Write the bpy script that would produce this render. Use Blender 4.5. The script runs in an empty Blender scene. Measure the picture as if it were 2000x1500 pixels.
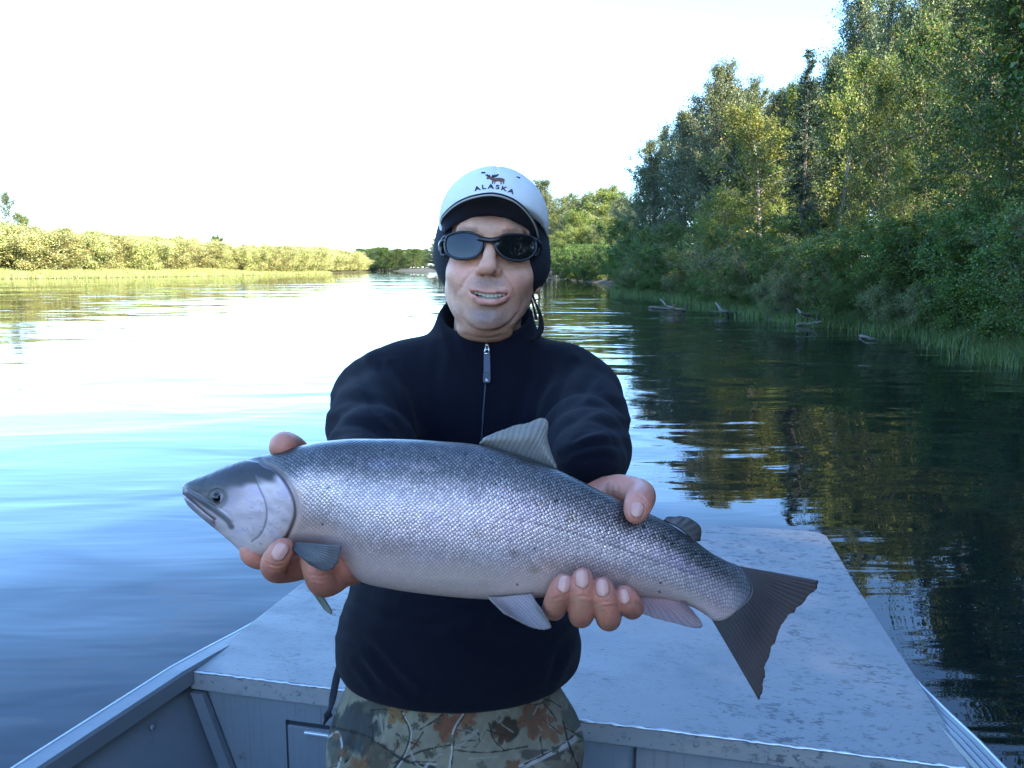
# Fisherman holding a salmon in an aluminium river boat, wooded river behind.
import bpy, math, random
import numpy as np
from mathutils import Vector, Matrix, noise as mnoise
from mathutils.bvhtree import BVHTree

R = math.radians
scene = bpy.context.scene
COL = scene.collection

# ------------------------------------------------------------------ camera
F = 1618.0                                  # focal length in pixels of the 2000 px wide photograph
PITCH = math.atan((750 - 525) / F)
CAMZ = 1.5
cam_d = bpy.data.cameras.new('camera')
cam_d.sensor_width = 36.0
cam_d.lens = 36.0 * F / 2000.0
cam_d.clip_start = 0.02
cam_d.clip_end = 9000
cam = bpy.data.objects.new('camera', cam_d)
COL.objects.link(cam)
cam.location = (0, 0, CAMZ)
cam.rotation_euler = (math.pi / 2 - PITCH, 0, 0)
scene.camera = cam
scene.render.resolution_x, scene.render.resolution_y = 1024, 768

# ------------------------------------------------------------------ sky and sun
SUN_AZ, SUN_EL = R(138.0), R(25.0)          # azimuth clockwise from +Y: behind the camera, to the right
SKY_STRENGTH = 0.15
SUN_STRENGTH = 4.6
EXPOSURE = 2.7
world = bpy.data.worlds.new('World')
scene.world = world
world.use_nodes = True
wn, wl = world.node_tree.nodes, world.node_tree.links
wn.clear()
w_out = wn.new('ShaderNodeOutputWorld')
w_bg = wn.new('ShaderNodeBackground')
w_sky = wn.new('ShaderNodeTexSky')
w_sky.sky_type = 'NISHITA'
w_sky.sun_disc = False
w_sky.sun_elevation = SUN_EL
w_sky.sun_rotation = SUN_AZ
w_sky.altitude = 100
w_sky.air_density = 1.0
w_sky.dust_density = 0.5
w_sky.ozone_density = 6.8
# thin high cloud wisps, the same all over the sky
w_tc = wn.new('ShaderNodeTexCoord')
w_map = wn.new('ShaderNodeMapping')
w_map.inputs['Scale'].default_value = (1.2, 2.4, 7.0)
w_noise = wn.new('ShaderNodeTexNoise')
w_noise.inputs['Scale'].default_value = 1.8
w_noise.inputs['Detail'].default_value = 6
w_noise.inputs['Roughness'].default_value = 0.55
w_noise.inputs['Distortion'].default_value = 0.5
w_ramp = wn.new('ShaderNodeValToRGB')
w_ramp.color_ramp.elements[0].position = 0.60
w_ramp.color_ramp.elements[0].color = (0, 0, 0, 1)
w_ramp.color_ramp.elements[1].position = 0.85
w_ramp.color_ramp.elements[1].color = (0.16, 0.16, 0.16, 1)
w_mix = wn.new('ShaderNodeMix')
w_mix.data_type = 'RGBA'
w_mix.inputs['B'].default_value = (5.2, 4.9, 5.0, 1)
wl.new(w_tc.outputs['Generated'], w_map.inputs['Vector'])
wl.new(w_map.outputs['Vector'], w_noise.inputs['Vector'])
wl.new(w_noise.outputs['Fac'], w_ramp.inputs['Fac'])
wl.new(w_ramp.outputs['Color'], w_mix.inputs['Factor'])
wl.new(w_sky.outputs['Color'], w_mix.inputs['A'])
wl.new(w_mix.outputs['Result'], w_bg.inputs['Color'])
wl.new(w_bg.outputs['Background'], w_out.inputs['Surface'])
w_bg.inputs['Strength'].default_value = SKY_STRENGTH

sun_d = bpy.data.lights.new('sun', 'SUN')
sun_d.energy = SUN_STRENGTH
sun_d.angle = R(0.53)
sun_d.color = (1.0, 0.86, 0.66)
sun = bpy.data.objects.new('sun', sun_d)
COL.objects.link(sun)
SUN_DIR = Vector((math.sin(SUN_AZ) * math.cos(SUN_EL), math.cos(SUN_AZ) * math.cos(SUN_EL), math.sin(SUN_EL)))
sun.rotation_euler = SUN_DIR.to_track_quat('Z', 'Y').to_euler()
sun.location = (20, -20, 30)

scene.render.engine = 'CYCLES'
scene.view_settings.view_transform = 'Standard'
scene.view_settings.look = 'None'
scene.view_settings.exposure = EXPOSURE
scene.view_settings.gamma = 1.0
scene.view_settings.use_curve_mapping = False
scene.cycles.max_bounces = 6
scene.cycles.diffuse_bounces = 3
scene.cycles.glossy_bounces = 3
scene.cycles.transmission_bounces = 4
scene.cycles.transparent_max_bounces = 8
scene.cycles.caustics_reflective = False
scene.cycles.caustics_refractive = False
scene.cycles.use_denoising = True

# ------------------------------------------------------------------ helpers
C0 = np.array([0, 0, CAMZ], dtype=np.float64)
RT = np.array([1.0, 0, 0])
UP = np.array([0, math.sin(PITCH), math.cos(PITCH)])
FW = np.array([0, math.cos(PITCH), -math.sin(PITCH)])

def P(x, y, d):
    """photo pixel + distance along the lens axis -> world point"""
    return C0 + d * (RT * (x - 1000) / F + UP * (750 - y) / F + FW)

def on_z(x, y, z):
    r = RT * (x - 1000) / F + UP * (750 - y) / F + FW
    return C0 + r * ((z - CAMZ) / r[2])

def to_px(v):
    """world points (n,3) -> pixel x, y, depth"""
    q = np.asarray(v) - C0
    d = q @ FW
    return 1000 + F * (q @ RT) / d, 750 - F * (q @ UP) / d, d

def mesh_from(name, verts, faces, mat=None, smooth=True, colors=None, uvs=None):
    me = bpy.data.meshes.new(name)
    v = np.asarray(verts, dtype=np.float32).reshape(-1, 3)
    if isinstance(faces, np.ndarray):
        nf, k = faces.shape
        me.vertices.add(len(v)); me.vertices.foreach_set('co', v.ravel())
        me.loops.add(nf * k); me.loops.foreach_set('vertex_index', faces.astype(np.int32).ravel())
        me.polygons.add(nf)
        me.polygons.foreach_set('loop_start', np.arange(0, nf * k, k, dtype=np.int32))
        me.polygons.foreach_set('loop_total', np.full(nf, k, dtype=np.int32))
        me.update(calc_edges=True)
    else:
        me.from_pydata(v.tolist(), [], faces)
        me.update()
    me.validate()
    if smooth:
        me.polygons.foreach_set('use_smooth', np.ones(len(me.polygons), dtype=bool))
    if colors is not None:
        c = np.ones((len(v), 4), dtype=np.float32); c[:, :colors.shape[1]] = colors
        at = me.color_attributes.new('Col', 'FLOAT_COLOR', 'POINT')
        at.data.foreach_set('color', c.ravel())
    if uvs is not None:
        at = me.attributes.new('suv', 'FLOAT_VECTOR', 'POINT')
        u = np.zeros((len(v), 3), dtype=np.float32); u[:, :uvs.shape[1]] = uvs
        at.data.foreach_set('vector', u.ravel())
    if mat is not None:
        me.materials.append(mat)
    return me

def add(name, me, parent=None, label=None, cat=None, group=None, kind=None):
    o = bpy.data.objects.new(name, me)
    COL.objects.link(o)
    if parent is not None:
        o.parent = parent
        o.matrix_parent_inverse = Matrix.Identity(4)
    tag(o, label, cat, group, kind)
    return o

def tag(o, label=None, cat=None, group=None, kind=None):
    if label: o['label'] = label
    if cat: o['category'] = cat
    if group: o['group'] = group
    if kind: o['kind'] = kind
    return o

def empty(name, loc=(0, 0, 0), rz=0, label=None, cat=None, group=None):
    o = bpy.data.objects.new(name, None)
    o.empty_display_size = 0.1
    COL.objects.link(o)
    o.location = loc
    o.rotation_euler = (0, 0, rz)
    return tag(o, label, cat, group)

class MB:
    """collects boxes and tubes into one mesh"""
    def __init__(s):
        s.v, s.f, s.n = [], [], 0
    def raw(s, v, f):
        s.v.extend([tuple(p) for p in v]); s.f.extend([tuple(i + s.n for i in q) for q in f]); s.n += len(v)
    def box(s, lo, hi, M=None):
        x0, y0, z0 = lo; x1, y1, z1 = hi
        v = [(x0,y0,z0),(x1,y0,z0),(x1,y1,z0),(x0,y1,z0),(x0,y0,z1),(x1,y0,z1),(x1,y1,z1),(x0,y1,z1)]
        if M is not None: v = [tuple(M @ Vector(p)) for p in v]
        s.raw(v, [(0,3,2,1),(4,5,6,7),(0,1,5,4),(1,2,6,5),(2,3,7,6),(3,0,4,7)])
    def prism(s, poly, off):
        """closed polygon (list of 3d points) extruded by vector off"""
        n = len(poly); off = np.asarray(off, float)
        a = [np.asarray(p, float) for p in poly]; b = [p + off for p in a]
        f = [tuple(range(n))[::-1], tuple(range(n, 2*n))]
        f += [(i, (i+1) % n, n + (i+1) % n, n + i) for i in range(n)]
        s.raw(a + b, f)
    def tube(s, pts, rad, sides=8, cap=True, flat=None):
        pts = [np.asarray(p, float) for p in pts]
        m = len(pts)
        if np.isscalar(rad): rad = [rad] * m
        base = s.n; vs = []; fs = []
        ref = np.array([0.31, 0.17, 0.93])
        for i, p in enumerate(pts):
            t = pts[min(i+1, m-1)] - pts[max(i-1, 0)]
            t = t / (np.linalg.norm(t) + 1e-12)
            a = np.cross(t, ref)
            if np.linalg.norm(a) < 1e-3: a = np.cross(t, np.array([1.0, 0, 0]))
            a /= np.linalg.norm(a); b = np.cross(t, a)
            for k in range(sides):
                an = 2 * math.pi * k / sides
                ra, rb = (rad[i], rad[i]) if flat is None else (rad[i], rad[i] * flat)
                vs.append(p + a * ra * math.cos(an) + b * rb * math.sin(an))
        for i in range(m - 1):
            for k in range(sides):
                k2 = (k + 1) % sides
                fs.append((i*sides+k, i*sides+k2, (i+1)*sides+k2, (i+1)*sides+k))
        if cap:
            fs.append(tuple(range(sides))[::-1]); fs.append(tuple((m-1)*sides+k for k in range(sides)))
        s.raw(vs, fs)
    def mesh(s, name, mat, smooth=False):
        return mesh_from(name, s.v, s.f, mat, smooth)

def bevel(o, w=0.004, seg=2):
    m = o.modifiers.new('bevel', 'BEVEL'); m.width = w; m.segments = seg; m.limit_method = 'ANGLE'
    return o

# ------------------------------------------------------------------ materials
class NB:
    def __init__(s, name):
        s.m = bpy.data.materials.new(name); s.m.use_nodes = True
        s.t = s.m.node_tree; s.N = s.t.nodes; s.L = s.t.links; s.N.clear()
        s.out = s.N.new('ShaderNodeOutputMaterial')
    def n(s, typ, **kw):
        nd = s.N.new('ShaderNode' + typ)
        for k, v in kw.items():
            if k.startswith('_'): setattr(nd, k[1:], v)
            else: s.set(nd, k.replace('__', ' '), v)
        return nd
    def set(s, nd, key, v):
        sock = nd.inputs[int(key[1:])] if key[0] == 'i' and key[1:].isdigit() else nd.inputs[key]
        if isinstance(v, bpy.types.NodeSocket): s.L.new(v, sock)
        else: sock.default_value = v
    def math(s, op, a, b=None, c=None, clamp=False):
        nd = s.N.new('ShaderNodeMath'); nd.operation = op; nd.use_clamp = clamp
        for i, v in enumerate((a, b, c)):
            if v is not None: s.set(nd, 'i%d' % i, v)
        return nd.outputs[0]
    def mix(s, f, a, b, mode='MIX'):
        nd = s.N.new('ShaderNodeMix'); nd.data_type = 'RGBA'; nd.blend_type = mode
        s.set(nd, 'Factor', f)
        s.set(nd, 'i6', a if not isinstance(a, tuple) else (*a[:3], 1)); s.set(nd, 'i7', b if not isinstance(b, tuple) else (*b[:3], 1))
        return nd.outputs['Result']
    def ramp(s, f, stops):
        nd = s.N.new('ShaderNodeValToRGB'); s.set(nd, 'Fac', f)
        el = nd.color_ramp.elements
        while len(el) < len(stops): el.new(0.5)
        for e, (p, c) in zip(el, stops):
            e.position = p; e.color = (*c, 1) if len(c) == 3 else c
        return nd.outputs['Color']
    def noise(s, scale, detail=4, rough=0.55, vec=None, dist=0.0):
        nd = s.n('TexNoise', Scale=scale, Detail=detail, Roughness=rough, Distortion=dist)
        s.L.new(vec if vec is not None else s.obj(), nd.inputs['Vector'])
        return nd.outputs['Fac']
    def obj(s):
        if not hasattr(s, '_tc'): s._tc = s.n('TexCoord')
        return s._tc.outputs['Object']
    def mapping(s, vec, scale=(1, 1, 1), rot=(0, 0, 0)):
        nd = s.n('Mapping', Vector=vec); nd.inputs['Scale'].default_value = scale; nd.inputs['Rotation'].default_value = rot
        return nd.outputs['Vector']
    def attr(s, name):
        return s.n('Attribute', _attribute_name=name)
    def bump(s, h, dist, strength=1.0, normal=None):
        nd = s.n('Bump', Height=h, Distance=dist, Strength=strength)
        if normal is not None: s.L.new(normal, nd.inputs['Normal'])
        return nd.outputs['Normal']
    def bsdf(s, **kw):
        nd = s.n('BsdfPrincipled')
        for k, v in kw.items():
            k = k.replace('__', ' ')
            if isinstance(v, tuple) and len(v) == 3 and 'Color' in k: v = (*v, 1)
            s.set(nd, k, v)
        s.L.new(nd.outputs[0], s.out.inputs['Surface'])
        return nd
    def surf(s, sock):
        s.L.new(sock, s.out.inputs['Surface'])

def simple(name, col, rough=0.6, var=0.15, scale=8.0, metal=0.0, bump=0.0, bscale=60.0, **kw):
    b = NB(name)
    f = b.noise(scale, 5)
    c = b.mix(f, tuple(x * (1 - var) for x in col), tuple(min(1, x * (1 + var)) for x in col))
    args = dict(Base__Color=c, Roughness=rough, Metallic=metal)
    if bump: args['Normal'] = b.bump(b.noise(bscale, 4), bump)
    args.update(kw)
    b.bsdf(**args)
    return b.m

# ------------------------------------------------------------------ signed-distance sculpting
def smin(a, b, k):
    h = np.maximum(k - np.abs(a - b), 0) / k
    return np.minimum(a, b) - h * h * k * 0.25

class Sculpt:
    """a block of space in which rounded solids are blended; surface() returns a quad mesh"""
    def __init__(s, lo, hi, h, frame=None):
        s.h = h; s.lo = np.asarray(lo, float)
        s.n = np.ceil((np.asarray(hi, float) - s.lo) / h).astype(int) + 1
        s.D = np.full(s.n, 0.5, dtype=np.float32)
        s.ax = [(s.lo[i] + h * np.arange(s.n[i])).astype(np.float32) for i in range(3)]
    def sub(s, lo, hi):
        i0 = np.clip(np.floor((np.asarray(lo) - s.lo) / s.h).astype(int), 0, s.n)
        i1 = np.clip(np.ceil((np.asarray(hi) - s.lo) / s.h).astype(int) + 1, 0, s.n)
        sl = tuple(slice(a, b) for a, b in zip(i0, i1))
        X, Y, Z = np.meshgrid(*[s.ax[i][sl[i]] for i in range(3)], indexing='ij', sparse=True)
        return sl, X, Y, Z
    def put(s, sl, d, k, cut):
        A = s.D[sl]
        if A.size == 0: return
        if cut: A = -smin(-A, d, k) if k > 0 else np.maximum(A, -d)
        else: A = smin(A, d, k) if k > 0 else np.minimum(A, d)
        s.D[sl] = A
    def ball(s, c, rad, k=0.01, cut=False, rot=None):
        """ellipsoid; rad scalar or 3; rot 3x3 whose columns are the axes"""
        c = np.asarray(c, float); rad = np.ones(3) * rad
        m = rad.max() + k + 3 * s.h
        sl, X, Y, Z = s.sub(c - m, c + m)
        x, y, z = X - c[0], Y - c[1], Z - c[2]
        if rot is not None:
            x, y, z = (x*rot[0][0] + y*rot[1][0] + z*rot[2][0], x*rot[0][1] + y*rot[1][1] + z*rot[2][1], x*rot[0][2] + y*rot[1][2] + z*rot[2][2])
        k0 = np.sqrt((x/rad[0])**2 + (y/rad[1])**2 + (z/rad[2])**2)
        k1 = np.sqrt((x/rad[0]**2)**2 + (y/rad[1]**2)**2 + (z/rad[2]**2)**2)
        d = k0 * (k0 - 1) / np.maximum(k1, 1e-9)
        s.put(sl, d.astype(np.float32), k, cut)
    def bone(s, a, b, ra, rb, k=0.01, cut=False, sy=1.0):
        """tapered capsule; sy<1 flattens it along world y"""
        a = np.asarray(a, float); b = np.asarray(b, float)
        m = max(ra, rb) + k + 3 * s.h
        sl, X, Y, Z = s.sub(np.minimum(a, b) - m, np.maximum(a, b) + m)
        ab = b - a; ab2 = ab.copy(); ab2[1] /= sy
        x, y, z = X - a[0], (Y - a[1]) / sy, Z - a[2]
        t = np.clip((x*ab2[0] + y*ab2[1] + z*ab2[2]) / max(ab2 @ ab2, 1e-12), 0, 1)
        d = np.sqrt((x - t*ab2[0])**2 + (y - t*ab2[1])**2 + (z - t*ab2[2])**2) - (ra + (rb - ra) * t)
        s.put(sl, (d * (sy if sy < 1 else 1)).astype(np.float32), k, cut)
    def chain(s, pts, rads, k=0.01, cut=False, sy=1.0):
        for i in range(len(pts) - 1):
            s.bone(pts[i], pts[i+1], rads[i], rads[i+1], k, cut, sy)
    def plane(s, p, nrm, k=0.004, lo=None, hi=None):
        """cut away everything on the side the normal points to"""
        nrm = np.asarray(nrm, float); nrm = nrm / np.linalg.norm(nrm)
        sl, X, Y, Z = s.sub(s.lo if lo is None else lo, s.lo + s.n * s.h if hi is None else hi)
        d = (X - p[0]) * nrm[0] + (Y - p[1]) * nrm[1] + (Z - p[2]) * nrm[2]
        s.D[sl] = -smin(-s.D[sl], -d.astype(np.float32), k)
    def wrinkle(s, amp, freq, seed, stretch=(1, 1, 1), n=14):
        rng = np.random.default_rng(seed)
        X, Y, Z = np.meshgrid(*s.ax, indexing='ij', sparse=True)
        acc = np.zeros(s.D.shape, dtype=np.float32)
        for i in range(n):
            v = rng.normal(size=3); v *= freq * rng.uniform(0.5, 1.6) / np.linalg.norm(v); v *= np.asarray(stretch)
            acc += np.sin(X*v[0] + Y*v[1] + Z*v[2] + rng.uniform(0, 6.28)).astype(np.float32)
        s.D += acc * (amp / math.sqrt(n))
    def surface(s):
        D = s.D; h = s.h
        S = D < 0
        nx, ny, nz = S.shape
        cnt = np.zeros((nx-1, ny-1, nz-1), dtype=np.uint8)
        for i in (0, 1):
            for j in (0, 1):
                for k in (0, 1):
                    cnt += S[i:nx-1+i, j:ny-1+j, k:nz-1+k]
        act = (cnt > 0) & (cnt < 8)
        I = np.argwhere(act)
        idx = np.full(act.shape, -1, dtype=np.int64); idx[act] = np.arange(len(I))
        acc = np.zeros((len(I), 3)); num = np.zeros(len(I))
        cs = [(i, j, k) for i in (0, 1) for j in (0, 1) for k in (0, 1)]
        val = {c: D[I[:,0]+c[0], I[:,1]+c[1], I[:,2]+c[2]].astype(float) for c in cs}
        for c in cs:
            for axis in range(3):
                if c[axis] == 0:
                    e = list(c); e[axis] = 1; e = tuple(e)
                    a, b = val[c], val[e]
                    cr = (a < 0) != (b < 0)
                    t = np.where(cr, a / np.where(cr, a - b, 1), 0)
                    p = np.tile(np.array(c, float), (len(I), 1)); p[:, axis] += t
                    acc += p * cr[:, None]; num += cr
        V = s.lo + h * (I + acc / num[:, None])
        quads = []
        for axis in range(3):
            o1, o2 = [(1, 2), (2, 0), (0, 1)][axis]
            sl0 = [slice(None)]*3; sl1 = [slice(None)]*3
            sl0[axis] = slice(0, -1); sl1[axis] = slice(1, None)
            A, B = S[tuple(sl0)], S[tuple(sl1)]
            E = np.argwhere(A != B)
            ok = (E[:, o1] > 0) & (E[:, o2] > 0) & (E[:, o1] < S.shape[o1]-1) & (E[:, o2] < S.shape[o2]-1)
            E = E[ok]
            flip = A[E[:,0], E[:,1], E[:,2]]
            def q(d1, d2):
                e = E.copy(); e[:, o1] += d1; e[:, o2] += d2
                return idx[e[:,0], e[:,1], e[:,2]]
            Q = np.stack([q(-1,-1), q(0,-1), q(0,0), q(-1,0)], 1)
            Q[~flip] = Q[~flip][:, ::-1]
            quads.append(Q)
        Q = np.concatenate(quads)
        return V, Q[(Q >= 0).all(1)]

def relax(V, Q, it=2, lam=0.5):
    e = np.concatenate([Q[:, [0, 1]], Q[:, [1, 2]], Q[:, [2, 3]], Q[:, [3, 0]]])
    e = np.concatenate([e, e[:, ::-1]])
    deg = np.bincount(e[:, 0], minlength=len(V))[:, None]
    for _ in range(it):
        acc = np.zeros_like(V)
        for a in range(3):
            acc[:, a] = np.bincount(e[:, 0], weights=V[e[:, 1], a], minlength=len(V))
        V = V + lam * (acc / np.maximum(deg, 1) - V)
    return V

def vnoise(V, freq, seed, n=10):
    rng = np.random.default_rng(seed); acc = np.zeros(len(V))
    for i in range(n):
        v = rng.normal(size=3); v *= freq * rng.uniform(0.6, 1.7) / np.linalg.norm(v)
        acc += np.sin(V @ v + rng.uniform(0, 6.28))
    return acc / math.sqrt(n)

def sstep(a, b, x):
    t = np.clip((x - a) / (b - a), 0, 1); return t * t * (3 - 2 * t)

def seg_dist(X, Y, pts):
    """distance in the plane from points to an open polyline"""
    d = np.full(np.shape(X), 1e9)
    for (ax, ay), (bx, by) in zip(pts[:-1], pts[1:]):
        vx, vy = bx-ax, by-ay
        t = np.clip(((X-ax)*vx + (Y-ay)*vy) / (vx*vx + vy*vy + 1e-12), 0, 1)
        d = np.minimum(d, np.hypot(X-ax-t*vx, Y-ay-t*vy))
    return d

def in_poly(X, Y, pts):
    ins = np.zeros(np.shape(X), bool); n = len(pts)
    for i in range(n):
        x1, y1 = pts[i]; x2, y2 = pts[(i+1) % n]
        if y1 == y2: continue
        c = ((y1 > Y) != (y2 > Y)) & (X < (x2-x1)*(Y-y1)/(y2-y1) + x1)
        ins ^= c
    return ins

def poly_sd(X, Y, pts):
    """signed distance, negative inside"""
    d = seg_dist(X, Y, list(pts) + [pts[0]])
    return np.where(in_poly(X, Y, pts), -d, d)

def spline(pts, n):
    """Catmull-Rom through the points, n samples, by chord length"""
    p = np.asarray(pts, float)
    t = np.concatenate([[0], np.cumsum(np.linalg.norm(np.diff(p, axis=0), axis=1) ** 0.5 + 1e-9)])
    m = np.zeros_like(p)
    dt = np.diff(t)[:, None]; sl = np.diff(p, axis=0) / dt
    m[1:-1] = (sl[:-1] * dt[1:] + sl[1:] * dt[:-1]) / (dt[1:] + dt[:-1]); m[0] = sl[0]; m[-1] = sl[-1]
    q = np.linspace(0, t[-1], n); i = np.clip(np.searchsorted(t, q, side='right') - 1, 0, len(p) - 2)
    h = (t[i+1] - t[i])[:, None]; u = ((q - t[i]) / (t[i+1] - t[i]))[:, None]
    return (2*u**3-3*u**2+1)*p[i] + (u**3-2*u**2+u)*h*m[i] + (-2*u**3+3*u**2)*p[i+1] + (u**3-u**2)*h*m[i+1]

def unit(v):
    return v / (np.linalg.norm(v, axis=-1, keepdims=True) + 1e-9)

def vert_normals(V, Q):
    n = np.cross(V[Q[:, 2]] - V[Q[:, 0]], V[Q[:, 3]] - V[Q[:, 1]]); out = np.zeros_like(V)
    for k in range(4):
        for a_ in range(3): out[:, a_] += np.bincount(Q[:, k], weights=n[:, a_], minlength=len(V))
    return unit(out)
def folds(V, Q, lines, soft=28, ridge=0.55):
    """cloth folds: valley along each line with a soft ridge on either side"""
    N = vert_normals(V, Q); x, y, d = to_px(V); face = sstep(-0.1, 0.35, -(N @ FW)); h = np.zeros(len(V))
    for pts, w, amp in lines:
        c = spline(pts, 20); r = seg_dist(x, y, c.tolist()) / w
        tt_ = np.min(np.hypot(x[:, None] - c[None, ::19, 0], y[:, None] - c[None, ::19, 1]), 1)
        taper = sstep(0, soft, tt_ + 0.2 * soft)
        h += amp * taper * (-np.exp(-r * r) + ridge * np.exp(-((r - 2.0) / 0.9) ** 2))
    return V + N * (h * face)[:, None]

def subdivide(V, Q):
    """split every quad into four"""
    e = np.concatenate([Q[:, [0, 1]], Q[:, [1, 2]], Q[:, [2, 3]], Q[:, [3, 0]]]); e.sort(axis=1)
    ue, inv = np.unique(e, axis=0, return_inverse=True); inv = inv.ravel()
    n = len(Q); nv = len(V); ne = len(ue)
    V2 = np.concatenate([V, (V[ue[:, 0]] + V[ue[:, 1]]) / 2, V[Q].mean(1)])
    E = [nv + inv[i*n:(i+1)*n] for i in range(4)]; C = nv + ne + np.arange(n)
    return V2, np.concatenate([np.stack([Q[:, i], E[i], C, E[i-1]], 1) for i in range(4)])
# ------------------------------------------------------------------ river and ground
RIGHT_BANK = [(13, -700), (11, -120), (9.6, -30), (8.6, 0), (8.0, 9), (8.5, 11), (8.1, 12.5), (8.2, 13.5), (8.9, 15), (8.7, 16.3), (9.3, 17.5), (8.8, 19), (8.9, 20.5), (8.1, 22), (8.2, 23.5), (7.6, 25), (8.0, 28), (7.6, 30), (8.1, 33), (7.7, 37), (7.9, 40), (7.3, 44), (6.6, 49),
              (7.6, 58), (10.0, 75), (8.5, 100), (7.6, 123), (2, 200), (-24, 300), (-62, 480), (-150, 800), (-420, 1500)]
LEFT_BANK = [(-560, 1500), (-215, 800), (-106, 560), (-70, 420), (-74, 330), (-62, 275), (-53, 247), (-60, 180), (-67, 137), (-76, 121), (-92, 90), (-105, 40), (-120, -80), (-130, -700)]
RIVER = RIGHT_BANK + LEFT_BANK

def land_z(x, y):
    """ground height over the water level; x, y arrays"""
    x = np.asarray(x, float); y = np.asarray(y, float)
    d = poly_sd(x, y, RIVER)
    right = x > -20 - 0.12 * np.maximum(y, 0)
    n = 0.12 * np.sin(x * 0.9 + 1.3 * np.sin(y * 0.35)) + 0.10 * np.sin(y * 0.8 + 0.7 * np.sin(x * 0.5))
    zr = 0.42 * (1 - np.exp(-np.maximum(d, 0) / 0.8)) + 1.0 * sstep(0.8, 7, d) + 0.9 * sstep(6, 40, d) + n * sstep(0, 4, d)
    zl = 0.35 * (1 - np.exp(-np.maximum(d, 0) / 2.0)) + 0.75 * sstep(1.5, 12, d) + 0.4 * sstep(10, 60, d) + n * sstep(0, 6, d)
    z = np.where(right, zr, zl)
    return np.where(d > 0, z, np.maximum(-1.6, 0.28 * d - 0.02))

def axis_pts(*segs):
    out = []
    for a, b, st in segs: out.append(np.arange(a, b, st))
    return np.unique(np.concatenate(out))

gx = axis_pts((-4000, -400, 300), (-400, -130, 30), (-130, -30, 2.5), (-30, 5, 5), (5, 24, 0.5), (24, 60, 2), (60, 300, 30), (300, 4001, 300))
gy = axis_pts((-700, -60, 80), (-60, 5, 2), (5, 60, 0.6), (60, 140, 2), (140, 300, 5), (300, 600, 15), (600, 1500, 100), (1500, 6001, 500))
GX, GY = np.meshgrid(gx, gy, indexing='ij')
GZ = land_z(GX.ravel(), GY.ravel())
gi = np.arange(GX.size).reshape(GX.shape)
gq = np.stack([gi[:-1, :-1].ravel(), gi[1:, :-1].ravel(), gi[1:, 1:].ravel(), gi[:-1, 1:].ravel()], 1)
b = NB('river_bank_soil')
nf = b.noise(0.7, 8, 0.65)
nf2 = b.noise(9.0, 6, 0.7)
c = b.mix(nf, (0.030, 0.036, 0.014), (0.085, 0.075, 0.032))
c = b.mix(b.math('MULTIPLY', nf2, 0.6), c, (0.035, 0.026, 0.018))
b.bsdf(Base__Color=c, Roughness=0.95, Normal=b.bump(nf2, 0.08))
add('ground', mesh_from('ground', np.stack([GX.ravel(), GY.ravel(), GZ], 1), gq, b.m), kind='structure')

b = NB('river_water')
o = b.obj()
m1 = b.mapping(o, (0.55, 1.0, 1.0), (0, 0, R(8)))
m2 = b.mapping(o, (0.35, 1.5, 1.0), (0, 0, R(-6)))
h1 = b.noise(0.9, 2, 0.4, m1, 0.6)
h2 = b.noise(3.2, 2, 0.5, m2, 0.4)
h3 = b.noise(0.16, 1, 0.4, m1)
calm = b.math('SUBTRACT', b.noise(0.045, 2, 0.5), 0.25)
h = b.math('ADD', b.math('MULTIPLY', h1, 0.040), b.math('MULTIPLY', h2, 0.0036))
h = b.math('ADD', h, b.math('MULTIPLY', h3, 0.16))
h = b.math('MULTIPLY', h, b.math('ADD', b.math('MULTIPLY', calm, 0.9), 0.55))
sx = b.n('SeparateXYZ', Vector=o).outputs[0]
stir = b.n('MapRange', Value=sx); stir.inputs[1].default_value = -4; stir.inputs[2].default_value = 2.5; stir.inputs[3].default_value = 0.7; stir.inputs[4].default_value = 1.35
h = b.math('MULTIPLY', h, stir.outputs[0])                       # glassier out in the open river, stirred between boat and bank
b.bsdf(Base__Color=(0.004, 0.007, 0.008), Roughness=0.012, IOR=1.333, Normal=b.bump(h, 1.0))
wx = 7000
add('river', mesh_from('river', [(-wx, -900, 0), (wx, -900, 0), (wx, 7500, 0), (-wx, 7500, 0)], [(0, 1, 2, 3)], b.m, False), kind='structure')

# ------------------------------------------------------------------ plant materials
def leaf_mat(name, trans=0.35, rough=0.5, tint=0.25):
    b = NB(name)
    a = b.attr('Col').outputs['Color']
    oi = b.n('ObjectInfo').outputs['Random']
    v = b.math('ADD', b.math('MULTIPLY', oi, tint), 1 - tint / 2)
    hs = b.n('HueSaturation', Hue=b.math('ADD', b.math('MULTIPLY', oi, 0.03), 0.485), Saturation=1.0, Value=v, Color=a)
    p = b.n('BsdfPrincipled', Roughness=rough)
    b.L.new(hs.outputs[0], p.inputs['Base Color'])
    p.inputs['Specular IOR Level'].default_value = 0.35
    t = b.n('BsdfTranslucent')
    hs2 = b.n('HueSaturation', Hue=0.485, Saturation=1.15, Value=1.25, Color=hs.outputs[0])
    b.L.new(hs2.outputs[0], t.inputs['Color'])
    mx = b.n('MixShader', Fac=trans)
    b.L.new(p.outputs[0], mx.inputs[1]); b.L.new(t.outputs[0], mx.inputs[2])
    b.surf(mx.outputs[0])
    return b.m

LEAF = leaf_mat('broad_leaf')
NEEDLE = leaf_mat('spruce_needle', 0.12, 0.6)
GRASS = leaf_mat('grass_blade', 0.3, 0.6)

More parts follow.
